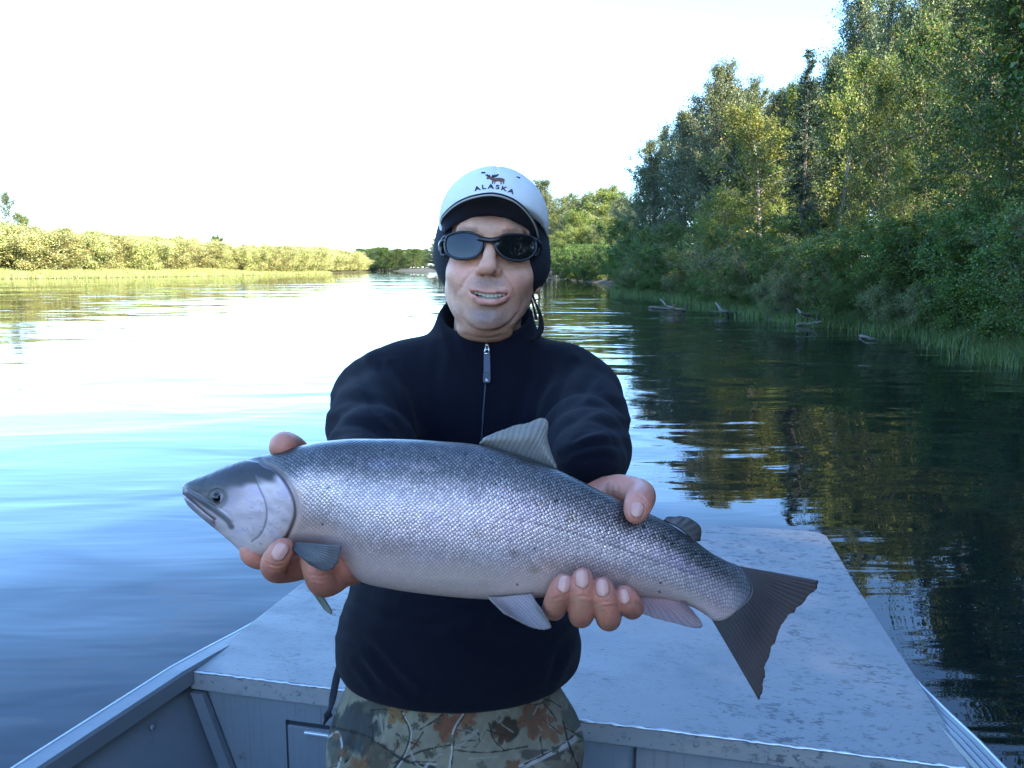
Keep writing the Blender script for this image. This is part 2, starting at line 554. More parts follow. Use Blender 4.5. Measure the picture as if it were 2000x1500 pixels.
def bark_mat(name, c0, c1, marks=None):
    b = NB(name)
    o = b.obj()
    f = b.noise(6, 6, 0.7, b.mapping(o, (3, 3, 0.7)))
    c = b.mix(f, c0, c1)
    if marks:
        g = b.noise(9, 3, 0.6, b.mapping(o, (1.2, 1.2, 5)))
        c = b.mix(b.ramp(g, [(0.56, (0, 0, 0)), (0.64, (1, 1, 1))]), c, marks)
    b.bsdf(Base__Color=c, Roughness=0.9, Normal=b.bump(f, 0.02))
    return b.m
BARK = bark_mat('grey_bark', (0.06, 0.05, 0.04), (0.16, 0.14, 0.11))
BIRCH = bark_mat('birch_bark', (0.19, 0.17, 0.14), (0.32, 0.29, 0.25), (0.05, 0.04, 0.035))
STEM = bark_mat('willow_stem', (0.07, 0.055, 0.03), (0.15, 0.12, 0.07))

# ------------------------------------------------------------------ plant builders
def leaves_mesh(name, pts, length, width, cols, rng, mat, up=0.35, axis=None, fold=0.25):
    """one folded four-sided leaf per point"""
    n = len(pts)
    a = rng.normal(size=(n, 3)); a[:, 2] -= 0.25
    if axis is not None: a = unit(axis) + 0.55 * rng.normal(size=(n, 3))
    a = unit(a)
    nr = rng.normal(size=(n, 3)); nr[:, 2] += up * 3
    bb = unit(np.cross(a, nr)); nn = np.cross(bb, a)
    L = (length * rng.uniform(0.65, 1.3, n))[:, None]; W = (width * rng.uniform(0.7, 1.25, n))[:, None]
    V = np.empty((n, 4, 3))
    V[:, 0] = pts - a * L * 0.5
    V[:, 1] = pts + bb * W * 0.5 + nn * W * fold
    V[:, 2] = pts + a * L * 0.5
    V[:, 3] = pts - bb * W * 0.5 + nn * W * fold
    return mesh_from(name, V.reshape(-1, 3), np.arange(4 * n).reshape(n, 4), mat, False, np.repeat(cols, 4, 0))

def leaf_cols(n, rng, base, yellow=0.0, ycol=(0.20, 0.15, 0.02), var=0.3):
    c = np.array(base)[None] * rng.uniform(1 - var, 1 + var, (n, 1)) * rng.uniform(0.9, 1.1, (n, 3))
    m = rng.uniform(size=n) < yellow
    c[m] = np.array(ycol)[None] * rng.uniform(0.7, 1.2, (m.sum(), 1))
    return c

def curve_path(p0, d, L, n, rng, bend, wob):
    p = [np.array(p0, float)]; d = np.array(d, float)
    for i in range(n):
        d = unit(d + np.array([0, 0, bend]) / n + rng.normal(size=3) * wob)
        p.append(p[-1] + d * L / n)
    return p

def broad_tree(name, seed, H, crown0, spread, nb, ntw, nl, leaf, base, yellow, ycol, bark, trunk_r, elev=(0.9, 0.3), bend=0.0, lean=(0, 0), droop=0.0, jitter=0.16, stems=1, profile=None, sides=6):
    """trunk and limbs mesh, leaves mesh; crown0 = relative height where limbs start"""
    rng = np.random.default_rng(seed)
    wood = MB(); pts = []; axs = []
    for sidx in range(stems):
        if stems == 1:
            d0 = np.array([lean[0], lean[1], 1.0]); Hs = H; start = np.zeros(3)
        else:
            an = 2 * math.pi * sidx / stems + rng.uniform(-.4, .4)
            d0 = np.array([math.cos(an) * rng.uniform(0.15, 0.6), math.sin(an) * rng.uniform(0.15, 0.6), 1.0]); Hs = H * rng.uniform(0.65, 1.0)
            start = np.array([math.cos(an), math.sin(an), 0]) * rng.uniform(0.05, 0.35)
        d0 = unit(d0)
        tr = curve_path(start - d0 * 0.25, d0, Hs + 0.25, 9, rng, 0.15, 0.05)
        rr = trunk_r * (0.7 if stems > 1 else 1)
        wood.tube(tr, [rr * (1.25 if i == 0 else 1) * (1 - 0.9 * i / 9) + 0.008 for i in range(10)], sides)
        tr = np.array(tr)
        for i in range(nb // stems):
            t = crown0 + (1 - crown0) * ((i + rng.uniform(0, 1)) / (nb // stems)) ** 0.9
            t = min(t, 0.99)
            f = t * 9; k = int(f); p = tr[k] * (1 - f + k) + tr[min(k + 1, 9)] * (f - k)
            s = (t - crown0) / (1 - crown0)
            w = profile(s) if profile else (math.sin(math.pi * min(1, 0.18 + 0.82 * s) ** 0.8) ** 0.8 + 0.12)
            L = spread * w * rng.uniform(0.65, 1.15)
            az = i * 2.39996 + rng.uniform(-.5, .5)
            el = elev[0] * s + elev[1] * (1 - s) + rng.uniform(-.2, .2)
            d = np.array([math.cos(az) * math.cos(el), math.sin(az) * math.cos(el), math.sin(el)])
            br = np.array(curve_path(p, d, L, 5, rng, bend, 0.10))
            r0 = max(0.012, trunk_r * 0.32 * (1 - 0.7 * t))
            wood.tube(br, [r0 * (1 - 0.8 * j / 5) for j in range(6)], 4, cap=False)
            for j in range(ntw):
                u = rng.uniform(0.25, 1.0) * 5; q = int(min(u, 4)); c = br[q] * (1 - u + q) + br[q + 1] * (u - q)
                td = unit(d + rng.normal(size=3) * 0.7 + np.array([0, 0, -droop]))
                tl = L * rng.uniform(0.18, 0.42) * (1.1 - 0.3 * u / 5)
                e = c + td * tl
                wood.tube([c, e], [0.010, 0.003], 3, cap=False)
                m = max(3, int(nl * rng.uniform(0.5, 1.5)))
                uu = rng.uniform(0.1, 1.1, (m, 1))
                lp = c + (e - c) * uu + rng.normal(size=(m, 3)) * jitter * (0.5 + 0.5 * uu)
                if droop: lp[:, 2] -= rng.exponential(droop * 0.5, m)
                pts.append(lp); axs.append(np.repeat(td[None] + np.array([[0, 0, -0.5 - droop]]), m, 0))
    pts = np.concatenate(pts); axs = np.concatenate(axs)
    ok = pts[:, 2] > 0.05
    pts, axs = pts[ok], axs[ok]
    cols = leaf_cols(len(pts), rng, base, yellow, ycol)
    cl = vnoise(pts, 2.2, seed + 5)[:, None]
    cols = cols * (1 + 0.16 * cl)
    lm = leaves_mesh(name + '_leaves', pts, leaf[0], leaf[1], cols, rng, LEAF, axis=axs)
    return wood.mesh(name + '_wood', bark, True), lm

def spruce_tree(name, seed, H, spread, rows=46, base=(0.034, 0.060, 0.036)):
    rng = np.random.default_rng(seed)
    wood = MB(); pts = []; axs = []
    wood.tube([(0, 0, -.2), (0, 0, H * .5), (0.05, 0, H)], [H * 0.013, H * 0.008, 0.012], 7)
    for i in range(rows):
        t = 0.06 + 0.94 * i / rows
        z = t * H
        L0 = spread * (1 - t) ** 0.75 * rng.uniform(0.75, 1.15) + 0.12
        nb = 6 if t < 0.85 else 4
        for j in range(nb):
            az = rng.uniform(0, 6.28); L = L0 * rng.uniform(0.55, 1.1)
            el = -0.25 + 0.7 * t + rng.uniform(-.15, .15)
            d = np.array([math.cos(az) * math.cos(el), math.sin(az) * math.cos(el), math.sin(el)])
            br = np.array(curve_path((0, 0, z), d, L, 4, rng, -0.1, 0.05))
            wood.tube(br, [0.016, 0.012, 0.008, 0.005, 0.003], 3, cap=False)
            m = int(16 + 34 * L)
            u = rng.uniform(0.15, 1, m) * 4; q = np.minimum(u.astype(int), 3); f = (u - q)[:, None]
            lp = br[q] * (1 - f) + br[q + 1] * f + rng.normal(size=(m, 3)) * np.array([0.07, 0.07, 0.05]) * (0.6 + L)
            lp[:, 2] -= rng.exponential(0.05, m)
            pts.append(lp); axs.append(np.repeat(d[None], m, 0))
    pts = np.concatenate(pts); axs = np.concatenate(axs)
    cols = leaf_cols(len(pts), rng, base, 0.02, (0.08, 0.06, 0.03))
    return wood.mesh(name + '_wood', BARK, True), leaves_mesh(name + '_needles', pts, 0.26, 0.055, cols, rng, NEEDLE, axis=axs)

KINDS = {}
GOLD = (0.20, 0.15, 0.022)
def narrow(s): return 0.35 + 0.75 * math.sin(math.pi * min(1, 0.1 + 0.9 * s)) ** 0.7
def bushy(s): return 0.75 + 0.5 * math.sin(math.pi * s)
for i in range(2):
    KINDS['birch%d' % i] = (9.0, broad_tree('birch', 11 + i, 9.0, 0.26, 2.5, 46, 9, 40, (0.105, 0.075), (0.145, 0.195, 0.045), 0.10, (0.28, 0.25, 0.06), BIRCH, 0.11, (1.0, 0.45), -0.35, (0.06, -0.03 + 0.08 * i), droop=0.28, profile=narrow))
    KINDS['poplar%d' % i] = (14.0, broad_tree('poplar', 21 + i, 14.0, 0.20, 3.4, 60, 9, 38, (0.13, 0.10), (0.125, 0.165, 0.088), 0.05, GOLD, BARK, 0.17, (1.2, 0.5), 0.25, jitter=0.20, profile=narrow))
    KINDS['spruce%d' % i] = (13.0, spruce_tree('spruce', 31 + i, 13.0, 1.9))
    KINDS['alder%d' % i] = (5.0, broad_tree('alder', 41 + i, 5.0, 0.06, 1.5, 64, 7, 34, (0.115, 0.085), (0.085, 0.150, 0.038), 0.05, GOLD, BARK, 0.05, (1.1, 0.25), -0.1, stems=6, jitter=0.15, profile=bushy))
    KINDS['willow%d' % i] = (3.0, broad_tree('willow', 51 + i, 3.0, 0.05, 1.0, 60, 6, 30, (0.11, 0.028), (0.150, 0.190, 0.085), 0.10, GOLD, STEM, 0.025, (1.1, 0.4), 0.0, stems=8, jitter=0.11, profile=bushy))
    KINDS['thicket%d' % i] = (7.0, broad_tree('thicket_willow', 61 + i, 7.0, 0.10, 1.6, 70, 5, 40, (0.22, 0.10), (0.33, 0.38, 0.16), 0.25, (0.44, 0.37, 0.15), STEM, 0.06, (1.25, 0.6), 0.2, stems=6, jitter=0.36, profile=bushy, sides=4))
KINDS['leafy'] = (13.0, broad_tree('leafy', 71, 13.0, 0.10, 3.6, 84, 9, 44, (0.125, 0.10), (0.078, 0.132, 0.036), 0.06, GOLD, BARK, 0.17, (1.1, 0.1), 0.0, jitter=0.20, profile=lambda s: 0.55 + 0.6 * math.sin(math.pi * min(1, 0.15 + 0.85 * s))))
FOLIAGE_NAME = {'spruce': 'crown', 'willow': 'foliage', 'alder': 'foliage', 'thicket': 'foliage'}
PLANT_NAME = {'birch': 'birch_tree', 'poplar': 'poplar_tree', 'spruce': 'spruce_tree', 'alder': 'alder_bush', 'willow': 'willow_shrub', 'thicket': 'thicket_willow', 'leafy': 'leafy_tree'}
PLANT_CAT = {'birch': 'tree', 'poplar': 'tree', 'spruce': 'tree', 'alder': 'bush', 'willow': 'shrub', 'thicket': 'shrub', 'leafy': 'tree'}

def plant(kind, x, y, h, label, group=None, rz=None, wide=1.0, z=None, rng=random.Random(5)):
    H, (wood, lv) = KINDS[kind]
    k = kind.rstrip('01')
    side = 1 if poly_sd(np.array([x + 3.0]), np.array([y]), RIVER)[0] > poly_sd(np.array([x - 3.0]), np.array([y]), RIVER)[0] else -1
    while float(land_z(x, y)) < 0.08: x += 0.5 * side; z = None      # always on dry ground
    if z is None: z = float(land_z(x, y))
    root = empty(PLANT_NAME[k], (x, y, z - 0.05), rng.uniform(0, 6.28) if rz is None else rz, label, PLANT_CAT[k], group)
    s = h / H
    root.scale = (s * wide, s * wide, s)
    add('trunk' if PLANT_CAT[k] == 'tree' else 'stems', wood, root)
    add('crown' if PLANT_CAT[k] == 'tree' else 'foliage', lv, root)
    return root

def plant_px(kind, px, ytop, depth, label, group=None, wide=1.0, rz=None):
    """a plant whose top reaches pixel (px, ytop), standing at the given depth on the ground"""
    p = P(px, ytop, depth)
    g = float(land_z(p[0], p[1]))
    return plant(kind, p[0], p[1], max(0.5, p[2] - g), label, group, rz, wide, g)
# ------------------------------------------------------------------ planting: right bank
# single trees that stand out in the photograph
plant_px('spruce0', 1583, 88, 29.5, 'dark pointed spruce rising behind the yellow-green birches on the wooded bank')
plant_px('birch0', 1492, 222, 34, 'sunlit yellow-green birch with a rounded crown leaning over the wooded bank', wide=1.15, rz=0.4)
plant_px('birch1', 1640, 128, 30, 'tall yellow-green birch with a pale leaning trunk on the wooded bank', wide=0.85, rz=-0.9)
plant_px('poplar0', 1388, 160, 47, 'broad grey-green poplar left of the sunlit birch', wide=0.95)
plant_px('poplar1', 1470, 178, 49, 'grey-green poplar directly behind the rounded sunlit birch', wide=0.9)
plant_px('poplar1', 1312, 268, 60, 'pale poplar at the outer end of the near wood', wide=0.75)
for px_, yt_2, d_2, k_2 in ((1248, 345, 64, 0), (1288, 292, 58, 1), (1335, 240, 53, 0), (1362, 205, 50, 1), (1430, 200, 52, 0)):
    plant_px('poplar%d' % k_2, px_, yt_2, d_2, 'bushy grey-green poplar on the outer end of the near wood', 'poplars at the end of the near wood', wide=1.25)
plant_px('poplar0', 1270, 340, 68, 'low dark poplar where the near wood drops to the river bend', wide=0.8)
plant_px('birch0', 1405, 375, 36, 'small lime-green birch hanging low over bushes beside the poplars', wide=1.2)
plant_px('birch1', 1545, 330, 36, 'golden-leaved birch wedged between the two taller birches', wide=1.1)
tall = 'tall pale-leaved poplar in the high part of the wood'
for px, yt, d, k, w in ((1700, -5, 36, 0, .75), (1752, -20, 34, 1, .7), (1662, 62, 40, 1, .7), (1815, 10, 33, 0, .75), (1860, 30, 38, 1, .8), (1535, 205, 46, 0, .7)):
    plant_px('poplar%d' % k, px, yt, d, tall, 'poplars in the high wood', wide=w)
plant_px('spruce1', 1885, -60, 27, 'black-green spruce with its top cut off by the picture edge, behind leafy trees', wide=1.2)
plant_px('spruce0', 1540, 300, 44, 'slim dark spruce half hidden between poplar and golden birch')
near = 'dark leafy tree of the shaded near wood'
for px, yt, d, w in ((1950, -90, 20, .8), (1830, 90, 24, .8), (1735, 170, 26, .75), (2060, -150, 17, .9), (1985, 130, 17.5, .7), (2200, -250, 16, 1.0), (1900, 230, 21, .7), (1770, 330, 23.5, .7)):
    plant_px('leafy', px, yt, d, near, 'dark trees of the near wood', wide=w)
# fill of the wood behind
rp = random.Random(12)
fill = [('poplar', 'grey-green poplar deep in the wood behind the bank trees'), ('spruce', 'dark spruce deep in the wood behind the bank trees'), ('leafy', 'dense dark tree deep in the wood behind the bank trees')]
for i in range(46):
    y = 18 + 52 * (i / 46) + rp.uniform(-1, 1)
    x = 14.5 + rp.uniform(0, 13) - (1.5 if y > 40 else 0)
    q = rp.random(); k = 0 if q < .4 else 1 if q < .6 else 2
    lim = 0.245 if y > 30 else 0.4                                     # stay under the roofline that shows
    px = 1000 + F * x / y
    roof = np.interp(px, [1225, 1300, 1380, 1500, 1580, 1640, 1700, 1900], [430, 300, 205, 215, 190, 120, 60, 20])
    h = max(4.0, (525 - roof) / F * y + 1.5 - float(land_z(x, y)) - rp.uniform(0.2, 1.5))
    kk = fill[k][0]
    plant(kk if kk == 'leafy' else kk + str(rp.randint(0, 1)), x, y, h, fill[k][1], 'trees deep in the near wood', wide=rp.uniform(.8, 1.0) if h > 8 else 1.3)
# bushes along the water
alder = 'dense dark-green alder bush on the shaded bank'
for px, yt, d, w in ((1560, 420, 30, 1.1), (1490, 440, 31, 1.1), (1430, 455, 36, 1.1), (1360, 430, 44, 1.2), (1300, 440, 52, 1.3), (1255, 425, 62, 1.3), (1690, 430, 24, 1.1), (1640, 470, 25, 1.0),
                     (1760, 440, 21, 1.1), (1830, 430, 19.5, 1.1), (1910, 420, 17.5, 1.1), (1980, 400, 16, 1.1), (1600, 540, 23.4, 1.1), (1680, 520, 22.0, 1.0), (2050, 420, 14.8, 1.1), (1870, 520, 17.2, 1.0), (1750, 540, 20, .9), (1960, 540, 15.2, .9), (2110, 470, 13.8, 1.0),
                     (1240, 460, 70, 1.3), (1330, 480, 46, 1.1), (1400, 470, 39, 1.0), (1530, 470, 27.5, 1.0)):
    plant_px('alder%d' % rp.randint(0, 1), px, yt, d, alder, 'alder bushes on the near bank', wide=w)
wil = 'pale grey-green willow shrub at the water edge of the near bank'
for px, yt, d, w in ((1340, 490, 41, 1.3), (1440, 480, 31.5, 1.5), (1480, 500, 29, 1.4), (1390, 520, 37, 1.2), (1540, 540, 25.6, 1.1), (1660, 590, 21, 1.0), (1290, 520, 49, 1.2)):
    plant_px('willow%d' % rp.randint(0, 1), px, yt, d, wil, 'willow shrubs at the near bank', wide=w)
edge_lb = {'alder': 'low leafy bush leaning over the water from the grassy edge of the near bank', 'willow': 'low narrow-leaved willow trailing over the water edge of the near bank'}
for i in range(52):
    y = 12.5 + 46 * ((i + rp.random()) / 52) ** 1.35
    bx = float(np.interp(y, [p[1] for p in RIGHT_BANK], [p[0] for p in RIGHT_BANK]))
    k = 'alder' if rp.random() < 0.6 else 'willow'
    plant(k + str(rp.randint(0, 1)), bx + (rp.uniform(0.15, 0.7) if i % 2 else rp.uniform(0.7, 2.2)), y, rp.uniform(0.8, 1.6) if i % 2 else rp.uniform(1.3, 2.6), edge_lb[k], 'low bushes at the water edge', wide=rp.uniform(1.1, 1.5))
# far bend on the right: lit trees
bend = 'sunlit yellow-green birch in the stand at the river bend'
bendp = 'sunlit poplar in the stand at the river bend'
bends = 'narrow dark spruce in the stand at the river bend'
for px, yt, d, k in ((1072, 368, 140, 'poplar0'), (1100, 405, 132, 'spruce0'), (1125, 395, 138, 'poplar1'), (1165, 375, 135, 'birch0'), (1195, 378, 128, 'birch1'), (1218, 400, 118, 'poplar0'), (1145, 420, 120, 'birch0'),
                     (1180, 430, 112, 'birch1'), (1090, 430, 125, 'poplar1'), (1060, 420, 150, 'spruce1'), (1115, 450, 116, 'birch0'), (1232, 405, 108, 'poplar1'), (1240, 430, 92, 'poplar0'), (1052, 400, 160, 'poplar0'), (1135, 400, 145, 'spruce1'), (1208, 440, 100, 'birch0'), (1085, 385, 150, 'birch1'), (1112, 415, 140, 'poplar0'), (1150, 390, 148, 'poplar1'), (1178, 385, 150, 'poplar0'), (1205, 392, 140, 'birch0'), (1068, 430, 135, 'birch0'), (1130, 445, 122, 'birch1'), (1165, 448, 118, 'poplar0'), (1095, 460, 118, 'birch1')):
    plant_px(k, px, yt, d, bend if 'birch' in k else bendp if 'poplar' in k else bends, 'trees at the river bend', wide=1.55 if 'spruce' not in k else 1.3)
for i in range(16):
    px = 1070 + 10.5 * i; d = 118 - 2.5 * i + rp.uniform(-3, 3)
    plant_px('alder%d' % (i % 2), px, 487 + rp.uniform(-12, 12), d, 'low green bush along the water at the river bend', 'bushes at the river bend', wide=1.4)

for i in range(30):                                                 # the reach between the bend and the far end
    y = 150 + 190 * i / 30 + rp.uniform(-2, 2)
    x = float(np.interp(y, [p[1] for p in RIGHT_BANK], [p[0] for p in RIGHT_BANK])) + 3 + rp.uniform(0, 9)
    plant(('poplar0', 'birch0', 'poplar1', 'leafy', 'birch1')[i % 5], x, y, rp.uniform(9.5, 13), 'light green tree in the row between the river bend and the far end', 'trees beyond the river bend', wide=1.6)
# far end of the reach, both sides
far1 = 'distant tree on the wooded far end of the river'
for i in range(96):
    px = 640 + 2.55 * i + rp.uniform(-3, 3)
    if px < 830:
        d = rp.uniform(520, 760); yt = 494 - 6 * rp.random() + (3 if px < 720 else 0)
        k = rp.choice(['spruce0', 'spruce1', 'poplar0', 'leafy', 'leafy'])
    else:
        d = rp.uniform(230, 330); yt = np.interp(px, [830, 850, 900], [482, 465, 450]) + rp.uniform(0, 14)
        k = rp.choice(['poplar0', 'leafy', 'poplar1'])
    plant_px(k, px, yt + (0 if i % 3 else 8), d, far1, 'distant trees at the end of the river', wide=2.4)

# ------------------------------------------------------------------ planting: left bank
th = 'golden-leaved willow of the sunlit thicket on the opposite bank'
rq = random.Random(77)
bank_l = [(-92, 90), (-76, 121), (-67, 137), (-60, 180), (-53, 247), (-62, 275), (-74, 330), (-70, 420)]
topline = ([-40, 0, 100, 200, 330, 430, 560, 640, 690, 740], [432, 442, 448, 456, 462, 474, 482, 488, 497, 514])
cum = np.concatenate([[0], np.cumsum([math.dist(a, c) for a, c in zip(bank_l[:-1], bank_l[1:])])])
n_l = 270
for i in range(n_l):
    s = cum[-1] * (i + rq.random()) / n_l
    bx = np.interp(s, cum, [p[0] for p in bank_l]); by = np.interp(s, cum, [p[1] for p in bank_l])
    off = rq.uniform(8, 13) if i % 2 else rq.uniform(13, 24)
    if by > 200: off *= 0.45
    x, y = bx - off, by + off * 0.35
    px = 1000 + F * x / y
    if px < -60: continue
    yt = np.interp(px, *topline) + rq.uniform(-2, 5)
    h = (525 - yt) / F * y + 1.5 - float(land_z(x, y))
    plant('thicket%d' % (i % 2), x, y, max(3.0, h), th, 'willows of the opposite thicket', wide=rq.uniform(1.5, 2.0))
for px, yt, d, k, lb in ((28, 388, 150, 'poplar1', 'thin-topped tree standing above the willow thicket on the opposite bank'), (60, 425, 150, 'birch0', 'rounded green tree beside the thin-topped tree in the opposite thicket'), (5, 420, 148, 'birch1', 'bushy yellow-green tree at the edge of the opposite thicket'), (425, 466, 240, 'leafy', 'small dark tree peeping over the opposite willow thicket')):
    plant_px(k, px, yt, d, lb, wide=1.2 if d < 200 else 2.0)

# ------------------------------------------------------------------ shade trees on the near bank behind the camera
sh = 'dense tall tree on the near bank upstream of the boat'
for i in range(26):
    y = 10 - 2.1 * i + rp.uniform(-.8, .8)
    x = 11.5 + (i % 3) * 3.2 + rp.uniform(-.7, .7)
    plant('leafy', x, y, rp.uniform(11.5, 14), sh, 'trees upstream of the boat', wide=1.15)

for i in range(24):
    y = 11.5 - 1.0 * i + rp.uniform(-.4, .4)
    plant('alder%d' % (i % 2), 10.3 + rp.uniform(0, 2.4), y, rp.uniform(1.8, 3.6), 'leafy bush under the tall trees upstream of the boat', 'bushes upstream of the boat', wide=1.2)

# ------------------------------------------------------------------ grass along the banks
def grass_field(name, n, xf, hgt, wid, base, seed, label, yellow=0.1, ycol=(0.16, 0.13, 0.05)):
    rng = np.random.default_rng(seed)
    p = xf(n, rng)
    n = len(p)
    ln = rng.normal(size=(n, 2)) * 0.32
    h = hgt * rng.uniform(0.5, 1.25, n)
    an = rng.uniform(0, 6.28, n); w = wid * rng.uniform(0.6, 1.3, n)
    side = np.stack([np.cos(an) * w, np.sin(an) * w, np.zeros(n)], 1)
    mid = p + np.stack([ln[:, 0] * h * 0.35, ln[:, 1] * h * 0.35, h * 0.6], 1)
    tip = p + np.stack([ln[:, 0] * h * 1.3, ln[:, 1] * h * 1.3, h * 0.92], 1)
    V = np.stack([p - side, p + side, mid + side * 0.7, mid - side * 0.7, tip], 1).reshape(-1, 3)
    i = np.arange(n)[:, None] * 5
    F4 = np.concatenate([i, i + 1, i + 2, i + 3], 1); F3 = np.concatenate([i + 3, i + 2, i + 4, i + 4], 1)
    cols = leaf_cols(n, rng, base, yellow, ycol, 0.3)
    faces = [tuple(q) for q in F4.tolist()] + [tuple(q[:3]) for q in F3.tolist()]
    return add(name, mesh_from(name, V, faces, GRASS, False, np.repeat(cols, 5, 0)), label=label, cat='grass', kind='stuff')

def right_edge(n, rng):
    """grass in tussocks that hang over the waterline"""
    nc = 460
    cy = np.where(rng.uniform(size=nc) < 0.72, 10 + 58 * rng.uniform(0, 1, nc) ** 1.5, rng.uniform(-12, 10, nc))
    cx = np.interp(cy, [p[1] for p in RIGHT_BANK], [p[0] for p in RIGHT_BANK]) - 0.10 + rng.exponential(0.55, nc)
    k = rng.integers(0, nc, n)
    r = rng.uniform(0.12, 0.42, nc)[k]
    x = cx[k] + rng.normal(size=n) * r; y = cy[k] + rng.normal(size=n) * r
    return np.stack([x, y, np.maximum(land_z(x, y), -0.05) - 0.02], 1)
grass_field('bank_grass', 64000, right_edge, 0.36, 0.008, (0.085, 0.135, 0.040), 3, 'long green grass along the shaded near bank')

def left_edge(n, rng):
    s = rng.uniform(0, cum[5], n)
    bx = np.interp(s, cum, [p[0] for p in bank_l]); by = np.interp(s, cum, [p[1] for p in bank_l])
    off = rng.uniform(0.1, 13, n)
    x, y = bx - off, by + off * 0.35
    return np.stack([x, y, land_z(x, y) - 0.02], 1)
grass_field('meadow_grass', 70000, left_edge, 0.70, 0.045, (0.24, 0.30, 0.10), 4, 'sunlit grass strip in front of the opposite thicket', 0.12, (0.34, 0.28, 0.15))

# ------------------------------------------------------------------ driftwood at the near bank
wood_m = bark_mat('driftwood', (0.05, 0.042, 0.035), (0.15, 0.13, 0.11))
def driftwood(pts, r, label, stubs=1, seed=1):
    rng = np.random.default_rng(seed)
    m = MB()
    p = spline(pts, 9) + rng.normal(size=(9, 3)) * r * 0.25
    m.tube(p, [r * (1 - 0.6 * i / 8) * rng.uniform(.9, 1.1) for i in range(9)], 8)
    for i in range(stubs):
        k = rng.integers(2, 7); d = unit(rng.normal(size=3) + np.array([0, 0, .8]))
        m.tube([p[k], p[k] + d * r * 3.5, p[k] + d * r * 6 + rng.normal(size=3) * r], [r * .45, r * .3, r * .15], 6)
    return add('driftwood_log', m.mesh('driftwood_log', wood_m, True), label=label, cat='log')
def W(x, y, z=0.03): return on_z(x, y, z)
driftwood([W(1338, 607), W(1314, 602, .12), on_z(1290, 596, .1) + np.array([0, 0, 0.22])], 0.05, 'pale dead branch poking up from the water under the willows', 2, 1)
driftwood([W(1268, 600), W(1300, 602), W(1335, 604, .1)], 0.04, 'thin dead branch lying flat on the water beside the bank', 1, 2)
driftwood([W(1432, 612), W(1414, 608, .14), on_z(1398, 604, .1) + np.array([0, 0, 0.18])], 0.075, 'thick broken log slanting out of the water under the pale willows', 1, 3)
driftwood([W(1470, 612), W(1490, 609, .15), W(1512, 612, .2)], 0.05, 'short grey log lying along the waterline', 0, 4)
driftwood([W(1582, 618, .2), W(1568, 612, .4), on_z(1556, 610, .3) + np.array([0, 0, 0.12])], 0.05, 'slim pale stick leaning out of the bushes above the water', 0, 5)
driftwood([W(1555, 634), W(1580, 632, .08), W(1606, 628, .2)], 0.04, 'bare pale branch with twigs lying at the grassy waterline', 2, 6)
driftwood([W(1682, 656), W(1697, 659, .06), W(1712, 662, .04)], 0.04, 'small stick floating beside the grassy bank', 0, 7)
# ------------------------------------------------------------------ the boat (local u across, v towards the bow)
b = NB('worn_grey_boat_paint')
o = b.obj()
big = b.noise(2.3, 6, 0.6)
stain = b.noise(7, 6, 0.65, b.mapping(o, (0.7, 1.2, 1)))
speck = b.noise(46, 4, 0.7, b.mapping(o, (0.8, 1.4, 1)))
patch = b.noise(2.6, 4, 0.6, b.mapping(o, (1, 1.3, 1)))
c = b.mix(big, (0.180, 0.180, 0.176), (0.265, 0.260, 0.250))
c = b.mix(b.ramp(stain, [(0.52, (0, 0, 0)), (0.72, (0.45, 0.45, 0.45))]), c, (0.15, 0.16, 0.175))
fine = b.ramp(b.noise(120, 3, 0.6, b.mapping(o, (0.6, 1.3, 1))), [(0.63, (0, 0, 0)), (0.68, (0.85, 0.85, 0.85))])
sf = b.math('MULTIPLY', b.ramp(speck, [(0.54, (0, 0, 0)), (0.60, (1, 1, 1))]), b.ramp(patch, [(0.40, (0.0, 0.0, 0.0)), (0.62, (0.85, 0.85, 0.85))]))
c = b.mix(sf, c, (0.055, 0.058, 0.06))
c = b.mix(fine, c, (0.06, 0.06, 0.06))
warm = b.noise(5.5, 5, 0.7)
c = b.mix(b.ramp(warm, [(0.60, (0, 0, 0)), (0.75, (0.35, 0.35, 0.35))]), c, (0.29, 0.25, 0.215))
grain = b.noise(60, 4, 0.6, b.mapping(o, (0.3, 4, 1)))
b.bsdf(Base__Color=c, Roughness=b.ramp(stain, [(0.3, (0.36,) * 3), (0.7, (0.6,) * 3)]), Specular__IOR__Level=0.45, Normal=b.bump(b.math('ADD', grain, b.math('MULTIPLY', speck, 0.6)), 0.0012))
DECKM = b.m

b = NB('painted_plywood')
o = b.obj()
gr = b.noise(50, 5, 0.6, b.mapping(o, (3.0, 3.0, 0.10)))
c = b.mix(b.noise(3, 5, 0.6), (0.13, 0.15, 0.165), (0.185, 0.20, 0.21))
c = b.mix(b.ramp(gr, [(0.56, (0, 0, 0)), (0.74, (0.65, 0.65, 0.65))]), c, (0.10, 0.105, 0.11))
c = b.mix(b.ramp(b.noise(22, 3, 0.6), [(0.68, (0, 0, 0)), (0.76, (0.8, 0.8, 0.8))]), c, (0.09, 0.08, 0.07))
b.bsdf(Base__Color=c, Roughness=0.55, Normal=b.bump(gr, 0.002))
PLYM = b.m

b = NB('boat_aluminium')
c = b.mix(b.noise(4, 6, 0.65), (0.135, 0.155, 0.17), (0.20, 0.215, 0.23))
c = b.mix(b.ramp(b.noise(26, 4, 0.65), [(0.64, (0, 0, 0)), (0.74, (0.6, 0.6, 0.6))]), c, (0.10, 0.105, 0.11))
b.bsdf(Base__Color=c, Roughness=0.45, Metallic=0.25, Normal=b.bump(b.noise(30, 4), 0.0012))
ALUM = b.m
BRIGHT = simple('bare_metal_edge', (0.55, 0.56, 0.57), 0.38, 0.2, 20, 0.7)
DARKGAP = simple('dark_gap', (0.02, 0.022, 0.025), 0.9)

